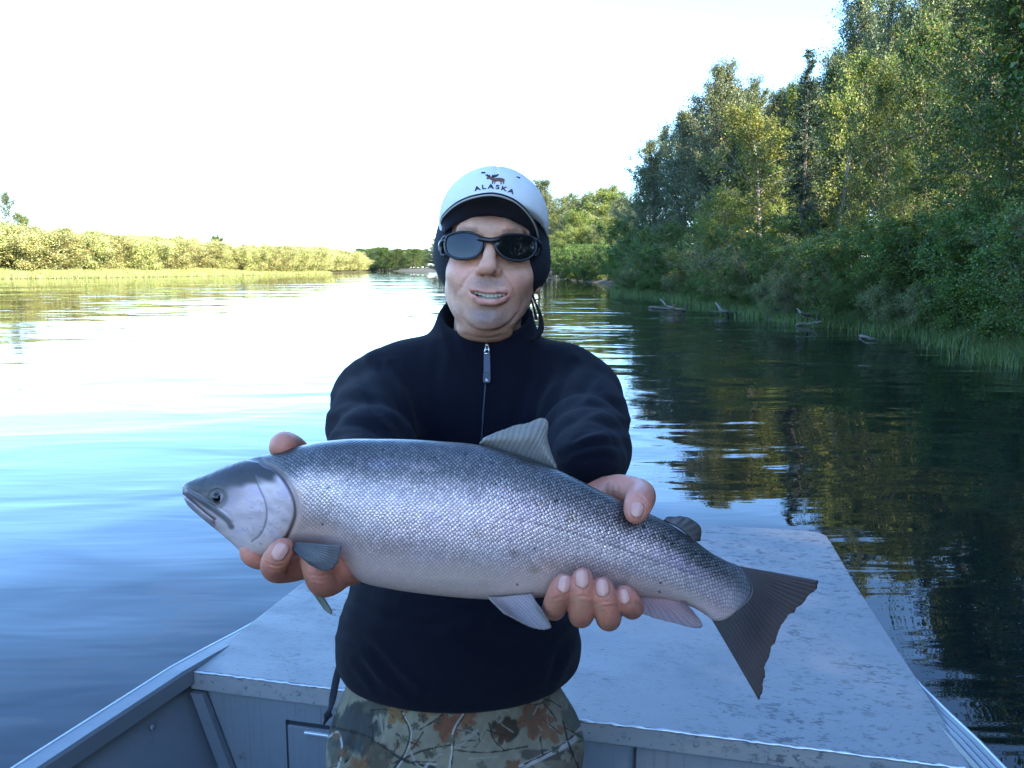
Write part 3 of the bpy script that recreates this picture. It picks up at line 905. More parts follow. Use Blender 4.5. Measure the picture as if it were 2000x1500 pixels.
boat = empty('river_boat', (-0.729, 1.771, 0), math.atan2(-0.374, 1.572), 'weathered grey flat-bowed river boat with a painted bow deck', 'boat')
st = [(1.43, 0.05, 1.46), (1.0, 0.02, 1.53), (0.5, 0.004, 1.572), (0.25, -0.012, 1.618), (0.0, -0.03, 1.662), (-0.5, -0.058, 1.69), (-1.5, -0.085, 1.71), (-3.3, -0.06, 1.69)]
def gz(v): return float(np.interp(v, [-3.3, -0.45, 0, 0.3, 1.45], [0.63, 0.618, 0.606, 0.577, 0.565]))
hv, hf = [], []
for v, l, r in st:
    zt = gz(v) - 0.012; fl = 0.26 * (1.0 if v < 1 else 0.9); zb = -0.12 + (0.16 if v > 1.2 else 0.04 if v > .8 else 0)
    hv += [(l, v, zt), (l + fl * 0.5, v, (zt + zb) / 2), (l + fl, v, zb), (r - fl, v, zb), (r - fl * 0.5, v, (zt + zb) / 2), (r, v, zt)]
for i in range(len(st) - 1):
    for k in range(5):
        hf.append((i*6+k, i*6+k+1, (i+1)*6+k+1, (i+1)*6+k))
hf.append((0, 1, 2, 3, 4, 5)); n6 = (len(st) - 1) * 6
hf.append(tuple(n6 + k for k in (5, 4, 3, 2, 1, 0)))
hull = add('hull', mesh_from('hull', hv, hf, ALUM, False), boat)
sm = hull.modifiers.new('thick', 'SOLIDIFY'); sm.thickness = 0.006; sm.offset = 0

# deck: wide painted panel plus a front strip behind a seam
deck_poly = [(0.0, 0.0), (0.9, -0.004), (1.616, 0.0), (1.553, 0.9), (1.535, 1.295), (0.012, 1.262), (-0.004, 0.7)]
m = MB(); m.prism([(u, v, 0.582) for u, v in deck_poly], (0, 0, 0.018))
bevel(add('deck_panel', m.mesh('deck_panel', DECKM), boat), 0.003, 2)
strip_poly = [(0.012, 1.266), (1.535, 1.299), (1.532, 1.345), (1.515, 1.378), (1.47, 1.392), (0.02, 1.352)]
m = MB(); m.prism([(u, v, 0.580) for u, v in strip_poly], (0, 0, 0.0185))
bevel(add('deck_strip', m.mesh('deck_strip', DECKM), boat), 0.004, 2)
# bent front lip of the deck
m = MB(); m.box((0.002, -0.0045, 0.556), (1.612, -0.0005, 0.597)); 
lip = bevel(add('deck_lip', m.mesh('deck_lip', DECKM), boat), 0.0012, 1)
rng = np.random.default_rng(4)
sv = []
for i in range(160):
    u = 0.01 + 1.595 * i / 159
    sv.append((u, -0.0045 - 0.0012 * rng.random(), 0.5985 + 0.0022 * rng.random()))
m = MB(); m.tube(sv, [0.0016 + 0.0022 * rng.random() for _ in sv], 5)
add('worn_edge', m.mesh('worn_edge', BRIGHT, True), boat)
# bulkhead under the deck with a hatch
fl = 0.26 / 0.72
def side_u(z, left=True): return (0.002 + (0.6 - z) * fl) if left else (1.614 - (0.6 - z) * fl)
m = MB(); m.prism([(side_u(0.58), 0.012, 0.58), (side_u(-0.05), 0.012, -0.05), (side_u(-0.05, False), 0.012, -0.05), (side_u(0.58, False), 0.012, 0.58)], (0, 0.012, 0))
bulk = add('bulkhead', m.mesh('bulkhead', PLYM), boat)
m = MB(); m.prism([(0.235, 0.003, 0.495), (0.235, 0.003, 0.06), (0.70, 0.003, 0.06), (0.70, 0.003, 0.495)], (0, 0.008, 0))
hatch = bevel(add('hatch', m.mesh('hatch', PLYM), bulk), 0.002, 1)
m = MB()
for lo, hi in (((0.228, 0.0085, 0.05), (0.2365, 0.0125, 0.503)), ((0.228, 0.0085, 0.4945), (0.708, 0.0125, 0.502)), ((0.699, 0.0085, 0.05), (0.708, 0.0125, 0.503))):
    m.box(lo, hi)
add('hatch_gap', m.mesh('hatch_gap', DARKGAP), bulk)
m = MB(); m.box((0.282, -0.006, 0.485), (0.35, 0.003, 0.494)); m.tube([(0.282, -0.006, 0.4895), (0.35, -0.006, 0.4895)], 0.004, 8)
add('latch', m.mesh('latch', BRIGHT), bulk)
for lo, hi in (((1.0, 0.0035, 0.47), (1.004, 0.0125, 0.555)), ((1.30, 0.0035, 0.40), (1.304, 0.0125, 0.555))):
    m = MB(); m.box(lo, hi); add('board_joint', m.mesh('board_joint', DARKGAP), bulk)
for lo, hi in (((0.78, -0.002, 0.478), (0.85, 0.010, 0.486)), ((1.01, -0.001, 0.44), (1.07, 0.010, 0.452))):
    m = MB(); m.box(lo, hi); add('bracket', m.mesh('bracket', BRIGHT), bulk)
# vertical rib and corner angle where the bulkhead meets the left side
m = MB(); m.prism([(0.004, 0.005, 0.55), (0.034, 0.005, 0.55), (0.034 + 0.6 * fl, 0.005, -0.05), (0.6 * fl, 0.005, -0.05)], (0, -0.016, 0))
add('corner_rib', m.mesh('corner_rib', ALUM), boat)
# gunwales: flat rail with a bright outer bead, and ribbed rail on the other side
def rail(side):
    vs = np.linspace(-3.3, 1.42, 40)
    L = np.interp(vs, [s[0] for s in st][::-1], [s[1 if side < 0 else 2] for s in st][::-1])
    prof = [(0.0, -0.006), (0.0, 0.010), (0.006, 0.012), (0.042, 0.011), (0.046, 0.004), (0.046, -0.030), (0.042, -0.030), (0.040, -0.002)] if side < 0 else \
           [(0.0, -0.03), (0.0, 0.010), (0.008, 0.013), (0.014, 0.008), (0.022, 0.013), (0.028, 0.008), (0.036, 0.013), (0.042, 0.008), (0.050, 0.012), (0.054, 0.004), (0.054, -0.028), (0.05, -0.03)]
    k = len(prof); vv = []; ff = []
    for v, l in zip(vs, L):
        for du, dz in prof: vv.append((l - side * (du - 0.004), v, gz(v) + dz - 0.004))
    for i in range(len(vs) - 1):
        for j in range(k): ff.append((i*k+j, i*k+(j+1) % k, (i+1)*k+(j+1) % k, (i+1)*k+j))
    ff.append(tuple(range(k))); ff.append(tuple((len(vs)-1)*k + j for j in range(k)))
    g = add('gunwale', mesh_from('gunwale', vv, ff, ALUM, False), boat)
    m = MB(); m.tube([(l - side * -0.001, v, gz(v) + 0.006) for v, l in zip(vs, L)], 0.0042, 6)
    add('edge_bead', m.mesh('edge_bead', BRIGHT, True), g)
rail(-1); rail(1)
# inner fold line and rivets of the left side
rv = MB(); rv.tube([(0, 0, -0.001), (0, 0, 0.002), (0, 0, 0.0035)], [0.0075, 0.0065, 0.003], 10)
rivet = rv.mesh('rivet', ALUM, True)
for v, dz in ((-0.13, 0.075), (-0.30, 0.085), (-0.44, 0.08), (-0.58, 0.085), (-0.20, 0.17), (-0.36, 0.19), (-0.50, 0.21)):
    l = np.interp(v, [s[0] for s in st][::-1], [s[1] for s in st][::-1])
    z = gz(v) - dz
    o = add('rivet', rivet, hull); o.location = (l + 0.005 + dz * 0.352, v, z); o.rotation_euler = (0, R(70), 0)
for u in (0.03, 0.14, 0.27, 0.41, 0.98, 1.12, 1.31, 1.5):
    o = add('screw_head', rivet, lip); o.location = (u, -0.005, 0.577); o.rotation_euler = (R(90), 0, 0); o.scale = (.6, .6, .5)
# floor
m = MB(); m.prism([(0.24, 0.01, -0.06), (1.40, 0.01, -0.06), (1.44, -3.25, -0.06), (0.17, -3.25, -0.06)], (0, 0, 0.012))
add('floor_panel', m.mesh('floor_panel', PLYM), boat)
m = MB(); m.box((0.14, -0.62, 0.20), (0.40, -0.10, 0.225)); m.box((0.22, -0.60, -0.05), (0.24, -0.12, 0.20))
add('side_locker', m.mesh('side_locker', PLYM), boat)
FLOOR_Z = -0.048
# ------------------------------------------------------------------ the fisherman
b = NB('skin')
a = b.attr('Col').outputs['Color']
f1 = b.noise(300, 3, 0.6); f2 = b.noise(45, 4, 0.6)
c = b.mix(b.math('MULTIPLY', f2, 0.7), a, b.mix(1.0, a, (1.0, 0.80, 0.78), 'MULTIPLY'))
c = b.mix(b.math('MULTIPLY', f1, 0.34), c, b.mix(1.0, c, (0.55, 0.5, 0.5), 'MULTIPLY'))
b.bsdf(Base__Color=c, Roughness=b.ramp(f2, [(0.3, (0.40,) * 3), (0.7, (0.55,) * 3)]), Specular__IOR__Level=0.42, Subsurface__Weight=0.18, Subsurface__Radius=(0.008, 0.003, 0.002), Subsurface__Scale=0.6,
       Normal=b.bump(b.math('ADD', f1, b.math('MULTIPLY', f2, 0.6)), 0.0008))
SKIN = b.m
b = NB('navy_fleece')
f1 = b.noise(420, 3, 0.7); f2 = b.noise(16, 4, 0.6)
c = b.mix(f2, (0.0027, 0.0029, 0.0068), (0.0042, 0.0046, 0.0096))
lint = b.ramp(b.noise(150, 2, 0.5), [(0.775, (0, 0, 0)), (0.80, (1, 1, 1))])
c = b.mix(b.math('MULTIPLY', lint, 0.25), c, (0.16, 0.17, 0.20))
b.bsdf(Base__Color=c, Roughness=0.95, Specular__IOR__Level=0.12, Sheen__Weight=0.03, Sheen__Roughness=0.5, Normal=b.bump(b.math('ADD', f1, b.math('MULTIPLY', f2, 1.5)), 0.0012))
FLEECE = b.m
HOODM = simple('black_stretch_fleece', (0.0055, 0.006, 0.0115), 0.9, 0.2, 40, bump=0.0008, bscale=350)
BLACKP = simple('matt_black_plastic', (0.010, 0.010, 0.014), 0.30, 0.15, 30, Specular__IOR__Level=0.5)
LENSM = simple('dark_lens', (0.006, 0.006, 0.007), 0.03, 0.05, 5, Specular__IOR__Level=0.6)
CAPM = simple('cream_cotton', (0.74, 0.70, 0.63), 0.9, 0.06, 25, bump=0.0007, bscale=520)
TRIMM = simple('beige_trim', (0.46, 0.40, 0.32), 0.85, 0.1, 60)
NAVY = simple('navy_cotton', (0.010, 0.011, 0.022), 0.85, 0.15, 60, bump=0.0006, bscale=500)
THREAD = simple('black_thread', (0.012, 0.012, 0.016), 0.8)
BROWNT = simple('brown_thread', (0.16, 0.065, 0.035), 0.8, 0.3, 300)
METAL = simple('zip_metal', (0.60, 0.58, 0.55), 0.28, 0.1, 60, 1.0)
TEETH = simple('tooth_enamel', (0.48, 0.40, 0.30), 0.35, 0.08, 90)
MOUTHM = simple('mouth_inside', (0.05, 0.012, 0.012), 0.5)
WHITEP = simple('white_print', (0.7, 0.7, 0.7), 0.7)
EYEM = simple('eye_white', (0.6, 0.58, 0.55), 0.2)

ROLL = R(4.0)
HU = RT * math.cos(ROLL) - UP * math.sin(ROLL)
HV = UP * math.cos(ROLL) + RT * math.sin(ROLL)
HW = -FW
HROT = np.stack([HU, HV, HW], 1)
MM = 0.001
def hd(x, y, w): return P(x, y, 1.33 - w * MM)
def mm(*a): return np.array(a, float) * MM

person = empty('person', (P(900, 1400, 1.36)[0], P(900, 1400, 1.36)[1], FLOOR_Z), 0, 'person in white cap, dark sunglasses and navy fleece holding up a salmon in the boat', 'person')
PINV = np.array(person.location)
def padd(name, me, parent=None):
    """a part given in world coordinates"""
    me.transform(Matrix.Translation(-Vector(person.location)))
    return add(name, me, parent or person)

# ---- head
S = Sculpt(hd(957, 520, 0) - np.array([0.11, 0.12, 0.20]), hd(957, 520, 0) + np.array([0.11, 0.125, 0.13]), 0.0019)
hb = lambda x, y, w, r, k=0.012, cut=False: S.ball(hd(x, y, w), mm(*r) if not np.isscalar(r) else r * MM, k, cut, HROT)
hc = lambda pts, rads, k=0.008, cut=False: S.chain([hd(*p) for p in pts], [r * MM for r in rads], k, cut)
hb(960, 462, -18, (74, 92, 92))
hb(958, 525, 2, (69.5, 90, 72), 0.03)
hb(954, 580, 6, (55.5, 52, 58), 0.03)
hb(948, 626, 56, (25, 18, 23), 0.03)
hc([(948, 615, 40), (918, 605, 32), (897, 575, 8)], [17, 13, 11], 0.03)
hc([(948, 615, 40), (985, 609, 32), (1012, 580, 8)], [17, 13, 11], 0.03)
hb(903, 536, 48, (22, 19, 23), 0.025); hb(1009, 543, 46, (22, 19, 23), 0.025)
hb(953, 566, 56, (37, 27, 25), 0.028)
# brow and forehead
hc([(905, 450, 68), (930, 446, 76), (957, 450, 78), (985, 449, 76), (1010, 456, 68)], [9, 10, 9, 10, 9], 0.02)
# nose
hc([(957, 463, 76), (956, 495, 88), (953, 519, 97)], [7.5, 9.0, 11.5], 0.010)
hb(953, 522, 96, (12.5, 10.5, 11.5), 0.008)
hb(937, 528, 82, (8.2, 7.8, 11), 0.005); hb(970, 530, 82, (8.2, 7.8, 11), 0.005)
hb(942.5, 539, 96, (4.6, 2.6, 6.5), 0.003, True); hb(964.5, 540, 96, (4.6, 2.6, 6.5), 0.003, True)
# eye sockets
hb(908, 482, 88, (20, 13, 14), 0.02, True); hb(1008, 487, 86, (20, 13, 14), 0.02, True)
# lips
hc([(908, 558, 73), (926, 565.5, 82), (943, 568.5, 86), (955, 570.5, 86.5), (967, 570, 86), (984, 569.5, 81.5), (1001, 565, 72)], [1.0, 2.2, 2.9, 2.8, 2.9, 2.2, 1.0], 0.006)
hc([(911, 564, 71), (927, 580, 79.5), (942, 588.5, 83), (955, 591, 84), (968, 590.5, 83), (983, 584, 79), (999, 570, 70)], [0.9, 2.8, 4.4, 4.8, 4.4, 2.8, 0.9], 0.008)
mouth = [(909, 560.5, 82), (925, 570.5, 90), (940, 577, 95), (955, 579.5, 96), (970, 579, 95), (985, 575, 89), (1000, 567, 80)]
hc(mouth, [0.5, 2.5, 3.7, 4.1, 3.8, 2.6, 0.5], 0.003, True)
hc([(x, y, w - 11) for x, y, w in mouth], [0.5, 2.8, 4.1, 4.6, 4.2, 2.9, 0.5], 0.003, True)
hc([(x, y, w - 20) for x, y, w in mouth[1:-1]], [3.0, 4.9, 5.4, 5.0, 3.0], 0.003, True)
# groove under the lip, philtrum, chin crease and fleshy throat
hc([(932, 606, 81), (951, 609, 83), (972, 607, 81)], [2.5, 3, 2.5], 0.012, True)
hb(954, 553, 92, (2.6, 7, 4), 0.006, True)
S.bone(hd(955, 590, -32), P(947, 735, 1.39), 0.053, 0.060, 0.02)
hb(946, 646, 14, (44, 20, 38), 0.012)
hb(1049, 556, -8, (7, 15, 10), 0.006)
Vh, Qh = S.surface(); Vh = relax(Vh, Qh, 2, 0.5)
Vh = folds(Vh, Qh, [
    ([(924, 528), (914, 540), (905, 553), (900, 568)], 3.6, .0019), ([(983, 532), (994, 545), (1003, 559), (1008, 575)], 3.4, .0020),
    ([(896, 560), (890, 582), (895, 604), (905, 620)], 3.6, .0008), ([(1015, 566), (1021, 586), (1016, 606), (1006, 622)], 3.6, .0008),
    ([(900, 618), (912, 634), (929, 645), (948, 649), (975, 645), (996, 632), (1008, 616)], 3.8, .0020),
    ([(905, 652), (930, 660), (955, 661), (985, 655)], 3.2, .0010), ([(948, 438), (950, 452)], 2.6, .0006), ([(963, 438), (962, 452)], 2.6, .0006),
    ([(905, 558), (907, 566), (911, 571)], 2.4, .0007), ([(1002, 564), (1002, 571), (998, 577)], 2.4, .0007)], 9, 0.06)
px, py, dp = to_px(Vh)
skin = np.array([0.75, 0.405, 0.25])
col = np.tile(skin, (len(Vh), 1))
n1 = vnoise(Vh, 60, 1); n2 = np.random.default_rng(2).normal(size=len(Vh)) * 0.7
def blend(m, c):
    global col
    m = np.clip(m, 0, 1)[:, None]; col = col * (1 - m) + np.array(c) * m
def spot(x, y, rx, ry, p=1.0): return np.exp(-(((px - x) / rx) ** 2 + ((py - y) / ry) ** 2) * p)
blend(0.55 * spot(953, 522, 22, 17), (0.76, 0.29, 0.21))
blend(0.45 * spot(898, 535, 34, 24), (0.76, 0.30, 0.22)); blend(0.45 * spot(1014, 543, 32, 24), (0.76, 0.30, 0.22))
blend(0.35 * spot(957, 437, 60, 18), (0.76, 0.43, 0.30))
stub = 0.85 * np.exp(-(np.abs((px - 954) / 36) ** 3 + np.abs((py - 552) / 12) ** 3)) + 0.75 * np.exp(-(np.abs((px - 950) / 32) ** 3 + np.abs((py - 618) / 17) ** 3)) \
     + 0.40 * sstep(585, 612, py) * (1 - sstep(650, 662, py)) + 0.35 * (spot(893, 588, 20, 28) + spot(1020, 588, 18, 28))
blend(np.clip(stub * (0.80 + 0.24 * n2), 0, 0.85), (0.24, 0.165, 0.145))
ld = np.minimum(seg_dist(px, py, [(920, 563.5), (930, 566.5), (943, 568.5), (955, 570.5), (967, 570), (980, 570), (990, 568.5)]) / 3.0,
                seg_dist(px, py, [(923, 577), (932, 584), (943, 590), (955, 592.5), (967, 592), (978, 587), (988, 579)]) / 5.6)
blend(0.7 * (1 - sstep(0.5, 1.3, ld)), (0.66, 0.235, 0.185))
blend((seg_dist(px, py, [(m_[0], m_[1]) for m_ in mouth]) < 8) * (dp > 1.33 - 0.072) * in_poly(px, py, [(912, 561), (955, 570), (998, 569), (985, 585), (955, 591), (925, 582)]), (0.06, 0.015, 0.015))
blend(0.8 * (1 - sstep(1.5, 5.5, np.minimum(np.hypot(px - 942.5, (py - 538.5) * 1.5), np.hypot(px - 964.5, (py - 539.5) * 1.5)))), (0.10, 0.035, 0.03))
eb = np.minimum(seg_dist(px, py, [(880, 456), (905, 447), (928, 449)]), seg_dist(px, py, [(985, 453), (1008, 451), (1032, 462)]))
blend(0.55 * (1 - sstep(3, 8, eb + 2 * n2)), (0.11, 0.07, 0.05))
n3 = vnoise(Vh, 260, 7, 16); n4 = vnoise(Vh, 120, 8, 12)
col *= (1 + 0.05 * n1 + 0.045 * n3)[:, None]
col[:, 1:] *= (1 + 0.055 * n4)[:, None]
head_n = len(Vh)

# ---- hands (right hand of the man under the gill, left hand under the tail)
def hand(lo, hi, build, h=0.0016):
    global S
    S = Sculpt(lo, hi, h); build(); V, Q = S.surface(); return relax(V, Q, 1, 0.3), Q
PR = lambda pts: [P(*p[:3]) for p in pts]
def finger(pts, k=0.003):
    keep = S.D; S.D = np.full_like(keep, 0.5)
    q = spline([list(P(*p[:3])) + [p[3] * MM * (0.94 if p[3] < 13 else 0.97)] for p in pts], 3 * len(pts))
    S.chain(q[:, :3], q[:, 3], 0.006)
    S.D = smin(keep, S.D, k)
def tail_hand():
    S.ball(P(1172, 1065, .915), (0.046, 0.018, 0.058), 0.02)
    S.bone(P(1170, 1040, .925), P(1164, 968, .955), 0.025, 0.025, 0.03)
    S.bone(P(1164, 968, .955), P(1153, 915, 1.04), 0.025, 0.027, 0.03)
    finger([(1110, 1110, .905, 11), (1084, 1183, .862, 11.5), (1084, 1182, .825, 11.2), (1092, 1160, .803, 10.6), (1101, 1139, .795, 9.6)])
    finger([(1150, 1110, .905, 11.5), (1136, 1196, .855, 12), (1135, 1192, .815, 11.8), (1136, 1158, .797, 10.9), (1138, 1128, .791, 10.0)])
    finger([(1192, 1110, .905, 11.5), (1189, 1203, .855, 12), (1187, 1198, .818, 11.8), (1181, 1168, .800, 10.7), (1177, 1145, .795, 9.6)])
    finger([(1226, 1105, .905, 10.5), (1234, 1182, .862, 11), (1232, 1182, .830, 10.8), (1224, 1172, .812, 10.0), (1219, 1161, .807, 9.0)])
    finger([(1168, 985, .940, 18), (1200, 957, .910, 15.5), (1246, 963, .868, 14.0), (1252, 971, .845, 13.4), (1246, 986, .822, 12.6), (1241, 1003, .812, 10.4)], 0.012)
Vt, Qt = hand(P(1150, 1040, .93) - np.array([0.085, 0.17, 0.125]), P(1150, 1040, .93) + np.array([0.085, 0.15, 0.11]), tail_hand)
def gill_hand():
    S.ball(P(655, 1060, .915), (0.050, 0.018, 0.048), 0.02)
    S.bone(P(655, 1050, .93), P(655, 990, .98), 0.028, 0.031, 0.03)
    S.bone(P(655, 990, .98), P(680, 950, 1.04), 0.031, 0.032, 0.03)
    finger([(640, 1075, .90, 11), (560, 1088, .875, 11), (505, 1088, .85, 10.8), (491, 1078, .845, 10.2), (494, 1058, .85, 9)])
    finger([(650, 1080, .90, 12), (592, 1107, .868, 11.8), (541, 1112, .832, 12.4), (536, 1098, .812, 11.6), (545, 1083, .803, 10.8), (555, 1070, .800, 9.6)])
    finger([(672, 1090, .90, 12), (664, 1125, .868, 12), (633, 1140, .832, 12.4), (622, 1126, .815, 12.0), (612, 1095, .812, 10.8), (606, 1080, .815, 9.4)])
    finger([(690, 1075, .90, 12.5), (690, 1114, .872, 13), (668, 1108, .846, 12.6), (655, 1085, .838, 11.5), (650, 1065, .84, 10)])
    finger([(630, 1020, .935, 19), (602, 930, .925, 16), (578, 886, .90, 14.5), (559, 873, .868, 14.6), (553, 872, .85, 13.4)], 0.012)
Vg, Qg = hand(P(600, 1010, .93) - np.array([0.10, 0.16, 0.125]), P(600, 1010, .93) + np.array([0.085, 0.15, 0.115]), gill_hand)
def hand_cols(V, seed):
    c = np.tile(np.array([0.58, 0.225, 0.14]), (len(V), 1))
    n = vnoise(V, 110, seed)
    X, Y, _ = to_px(V)
    c = c * (1 + 0.10 * n)[:, None]
    return c, X, Y
Vt = folds(Vt, Qt, [([(1078, 1170), (1090, 1167), (1104, 1164)], 2.2, .0009), ([(1118, 1168), (1136, 1165), (1155, 1167)], 2.2, .0009), ([(1119, 1174), (1136, 1172), (1154, 1174)], 2.0, .0006), ([(1166, 1180), (1184, 1176), (1203, 1174)], 2.2, .0009), ([(1168, 1186), (1186, 1183), (1204, 1181)], 2.0, .0006),
    ([(1213, 1184), (1228, 1181), (1244, 1176)], 2.2, .0009), ([(1187, 942), (1187, 955), (1190, 970)], 2.4, .0010), ([(1205, 946), (1206, 958), (1210, 972)], 2.2, .0007), ([(1240, 962), (1252, 970), (1262, 980)], 2.4, .0007)], 6, 0.3)
Vg = folds(Vg, Qg, [([(520, 1100), (536, 1106), (556, 1104)], 2.4, .0009), ([(522, 1108), (538, 1114), (556, 1110)], 2.2, .0006), ([(605, 1122), (622, 1126), (642, 1122)], 2.4, .0009), ([(608, 1130), (625, 1134), (645, 1130)], 2.2, .0006), ([(660, 1100), (676, 1106), (694, 1104)], 2.4, .0008), ([(540, 868), (556, 872), (572, 870)], 2.0, .0004)], 6, 0.3)
ct, xt, yt_ = hand_cols(Vt, 5)
cg, xg, yg = hand_cols(Vg, 6)
# reddish tips and knuckle creases
for (x, y) in ((1101, 1139), (1138, 1128), (1177, 1145), (1219, 1161), (1242, 1003)):
    m = np.exp(-(((xt - x) / 26) ** 2 + ((yt_ - y) / 26) ** 2))[:, None] * 0.5; ct = ct * (1 - m) + np.array([0.55, 0.225, 0.165]) * m
for seg in ([(1078, 1172), (1102, 1166)], [(1118, 1176), (1155, 1175)], [(1168, 1186), (1205, 1181)], [(1215, 1186), (1248, 1178)], [(1185, 945), (1187, 968)], [(1196, 948), (1199, 970)]):
    m = (0.4 * np.exp(-(seg_dist(xt, yt_, seg) / 3) ** 2))[:, None]; ct = ct * (1 - m) + np.array([0.22, 0.09, 0.06]) * m
m = (0.55 * sstep(-0.2, 1.2, vnoise(Vt, 260, 9)) * (yt_ > 1165))[:, None]; ct = ct * (1 - m) + np.array([0.46, 0.25, 0.15]) * m
cg = cg * 0.92
for seg in ([(1, 1), (2, 2)],):
    pass
# ---- the rest of the body under the clothes
S = Sculpt((-0.55, 0.80, -0.06), (0.45, 1.62, 1.36), 0.014)
S.chain([P(890, 1380, 1.38), P(905, 1100, 1.39), P(935, 830, 1.41)], [0.125, 0.095, 0.115], 0.04, sy=0.62)
S.bone(P(770, 770, 1.41), P(1105, 775, 1.41), 0.05, 0.05, 0.05)
S.bone(P(940, 800, 1.41), P(950, 660, 1.385), 0.06, 0.052, 0.04)
ELB = {-1: P(726, 880, 1.15), 1: P(1142, 872, 1.14)}
S.chain([P(745, 785, 1.40), ELB[-1], P(668, 965, 1.02)], [0.045, 0.038, 0.028], 0.03)
S.chain([P(1120, 785, 1.40), ELB[1], P(1152, 910, 1.02)], [0.045, 0.038, 0.028], 0.03)
HIP = P(890, 1430, 1.38)
for sg in (-1, 1):
    S.chain([HIP + np.array([sg * 0.10, 0, -0.05]), HIP + np.array([sg * 0.12, 0.0, -0.42]), (HIP[0] + sg * 0.13, HIP[1] + 0.02, 0.06)], [0.075, 0.05, 0.04], 0.03)
    S.bone((HIP[0] + sg * 0.13, HIP[1] + 0.03, 0.02), (HIP[0] + sg * 0.15, HIP[1] - 0.14, -0.01), 0.035, 0.03, 0.03)
Vb, Qb = S.surface()
cb = np.tile(skin, (len(Vb), 1))
V = np.concatenate([Vh, Vt, Vg, Vb])
Q = np.concatenate([Qh, Qt + len(Vh), Qg + len(Vh) + len(Vt), Qb + len(Vh) + len(Vt) + len(Vg)])
padd('body', mesh_from('body', V, Q, SKIN, True, np.concatenate([col, ct, cg, cb])))

# ---- fingernails
b = NB('fingernail'); b.bsdf(Base__Color=(0.57, 0.27, 0.20), Roughness=0.35, Specular__IOR__Level=0.5, Subsurface__Weight=0.15, Subsurface__Radius=(0.004, 0.002, 0.001)); NAILM = b.m
hand_bvh = [BVHTree.FromPolygons([Vector(v) for v in a_], [tuple(q) for q in b_]) for a_, b_ in ((Vt, Qt), (Vg, Qg))]
def nail(x, y, hw, hl, ang, which=0):
    """nail plate lying on the finger where the pixel meets it; hw, hl half width and half length"""
    n, m_ = 9, 11; vv = []; ff = []
    def hit(px_, py_):
        o0 = Vector(P(px_, py_, 0.6)); h = hand_bvh[which].ray_cast(o0, (Vector(P(px_, py_, 1.2)) - o0).normalized()); return h
    h = hit(x, y)
    if h[0] is None: return
    c = np.array(h[0]); N = np.array(h[1])
    for dx_, dy_ in ((6, 0), (-6, 0), (0, 6), (0, -6)):
        q = hit(x + dx_, y + dy_)
        if q[0] is not None: N = N + np.array(q[1])
    if N @ FW > 0: N = -N
    N = unit(N)
    ca, sa = math.cos(ang), math.sin(ang)
    Vv = unit(-RT * sa + UP * ca - N * (N @ (-RT * sa + UP * ca))); U = np.cross(Vv, N)
    for i in range(m_):
        t = -1 + 2 * i / (m_ - 1); w = hw * (1 - 0.42 * abs(t) ** 5)
        for j in range(n):
            s_ = -1 + 2 * j / (n - 1)
            vv.append(c + U * w * s_ + Vv * hl * t * (1 - 0.12 * s_ * s_) - N * (hw * 0.42 * s_ * s_ + hl * 0.10 * t * t) + N * 0.0009)
    for i in range(m_ - 1):
        for j in range(n - 1): ff.append((i*n+j, i*n+j+1, (i+1)*n+j+1, (i+1)*n+j))
    o = padd('fingernail', mesh_from('fingernail', vv, ff, NAILM))
    so = o.modifiers.new('thick', 'SOLIDIFY'); so.thickness = 0.0012; so.offset = 0
nail(1103, 1141, .0060, .0080, R(-14)); nail(1137, 1131, .0063, .0086, R(2)); nail(1176, 1148, .0063, .0083, R(8)); nail(1218, 1165, .0055, .0070, R(14))
nail(1245, 995, .0060, .0078, R(165)); nail(547, 1078, .0066, .0088, R(-32), 1)

# ---- teeth
tee = None
m = MB()
ups = np.linspace(918, 994, 11)
for i in range(10):
    x0, x1 = ups[i] + 0.1, ups[i + 1] - 0.1
    xc = (x0 + x1) / 2; bow = ((xc - 956) / 40) ** 2
    yt0 = 570.5 - 6.5 * bow + (xc - 956) * 0.06; hgt = (10.0 if 2 < i < 7 else 9.0) - 2.5 * bow
    wd = 83 - 17 * bow
    pts = [hd(x0, yt0, wd), hd(x1, yt0, wd), hd(x1 - 0.3, yt0 + hgt, wd + 1), hd(x0 + 0.3, yt0 + hgt, wd + 1)]
    m.prism(pts, FW * 0.006)
bevel(padd('upper_teeth', m.mesh('upper_teeth', TEETH)), 0.0003, 2)
m = MB()
lws = np.linspace(928, 986, 10)
for i in range(9):
    x0, x1 = lws[i] + 0.1, lws[i + 1] - 0.1
    xc = (x0 + x1) / 2; bow = ((xc - 956) / 32) ** 2
    yt0 = 581.0 - 4.5 * bow + (xc - 956) * 0.04; wd = 77 - 13 * bow
    m.prism([hd(x0, yt0, wd), hd(x1, yt0, wd), hd(x1 - .3, yt0 + 8, wd), hd(x0 + .3, yt0 + 8, wd)], FW * 0.005)
bevel(padd('lower_teeth', m.mesh('lower_teeth', TEETH)), 0.0004, 2)
for x, y in ((908, 482), (1008, 487)):
    c = hd(x, y, 63); m = MB()
    m.tube([c + FW * 0.012 * q for q in (-1, -.92, -.7, -.35, 0, .4, .8, 1)], [0.0005 + 0.012 * math.sqrt(max(0, 1 - q * q)) for q in (-1, -.92, -.7, -.35, 0, .4, .8, 1)], 14)
    padd('eye', m.mesh('eye', EYEM, True))

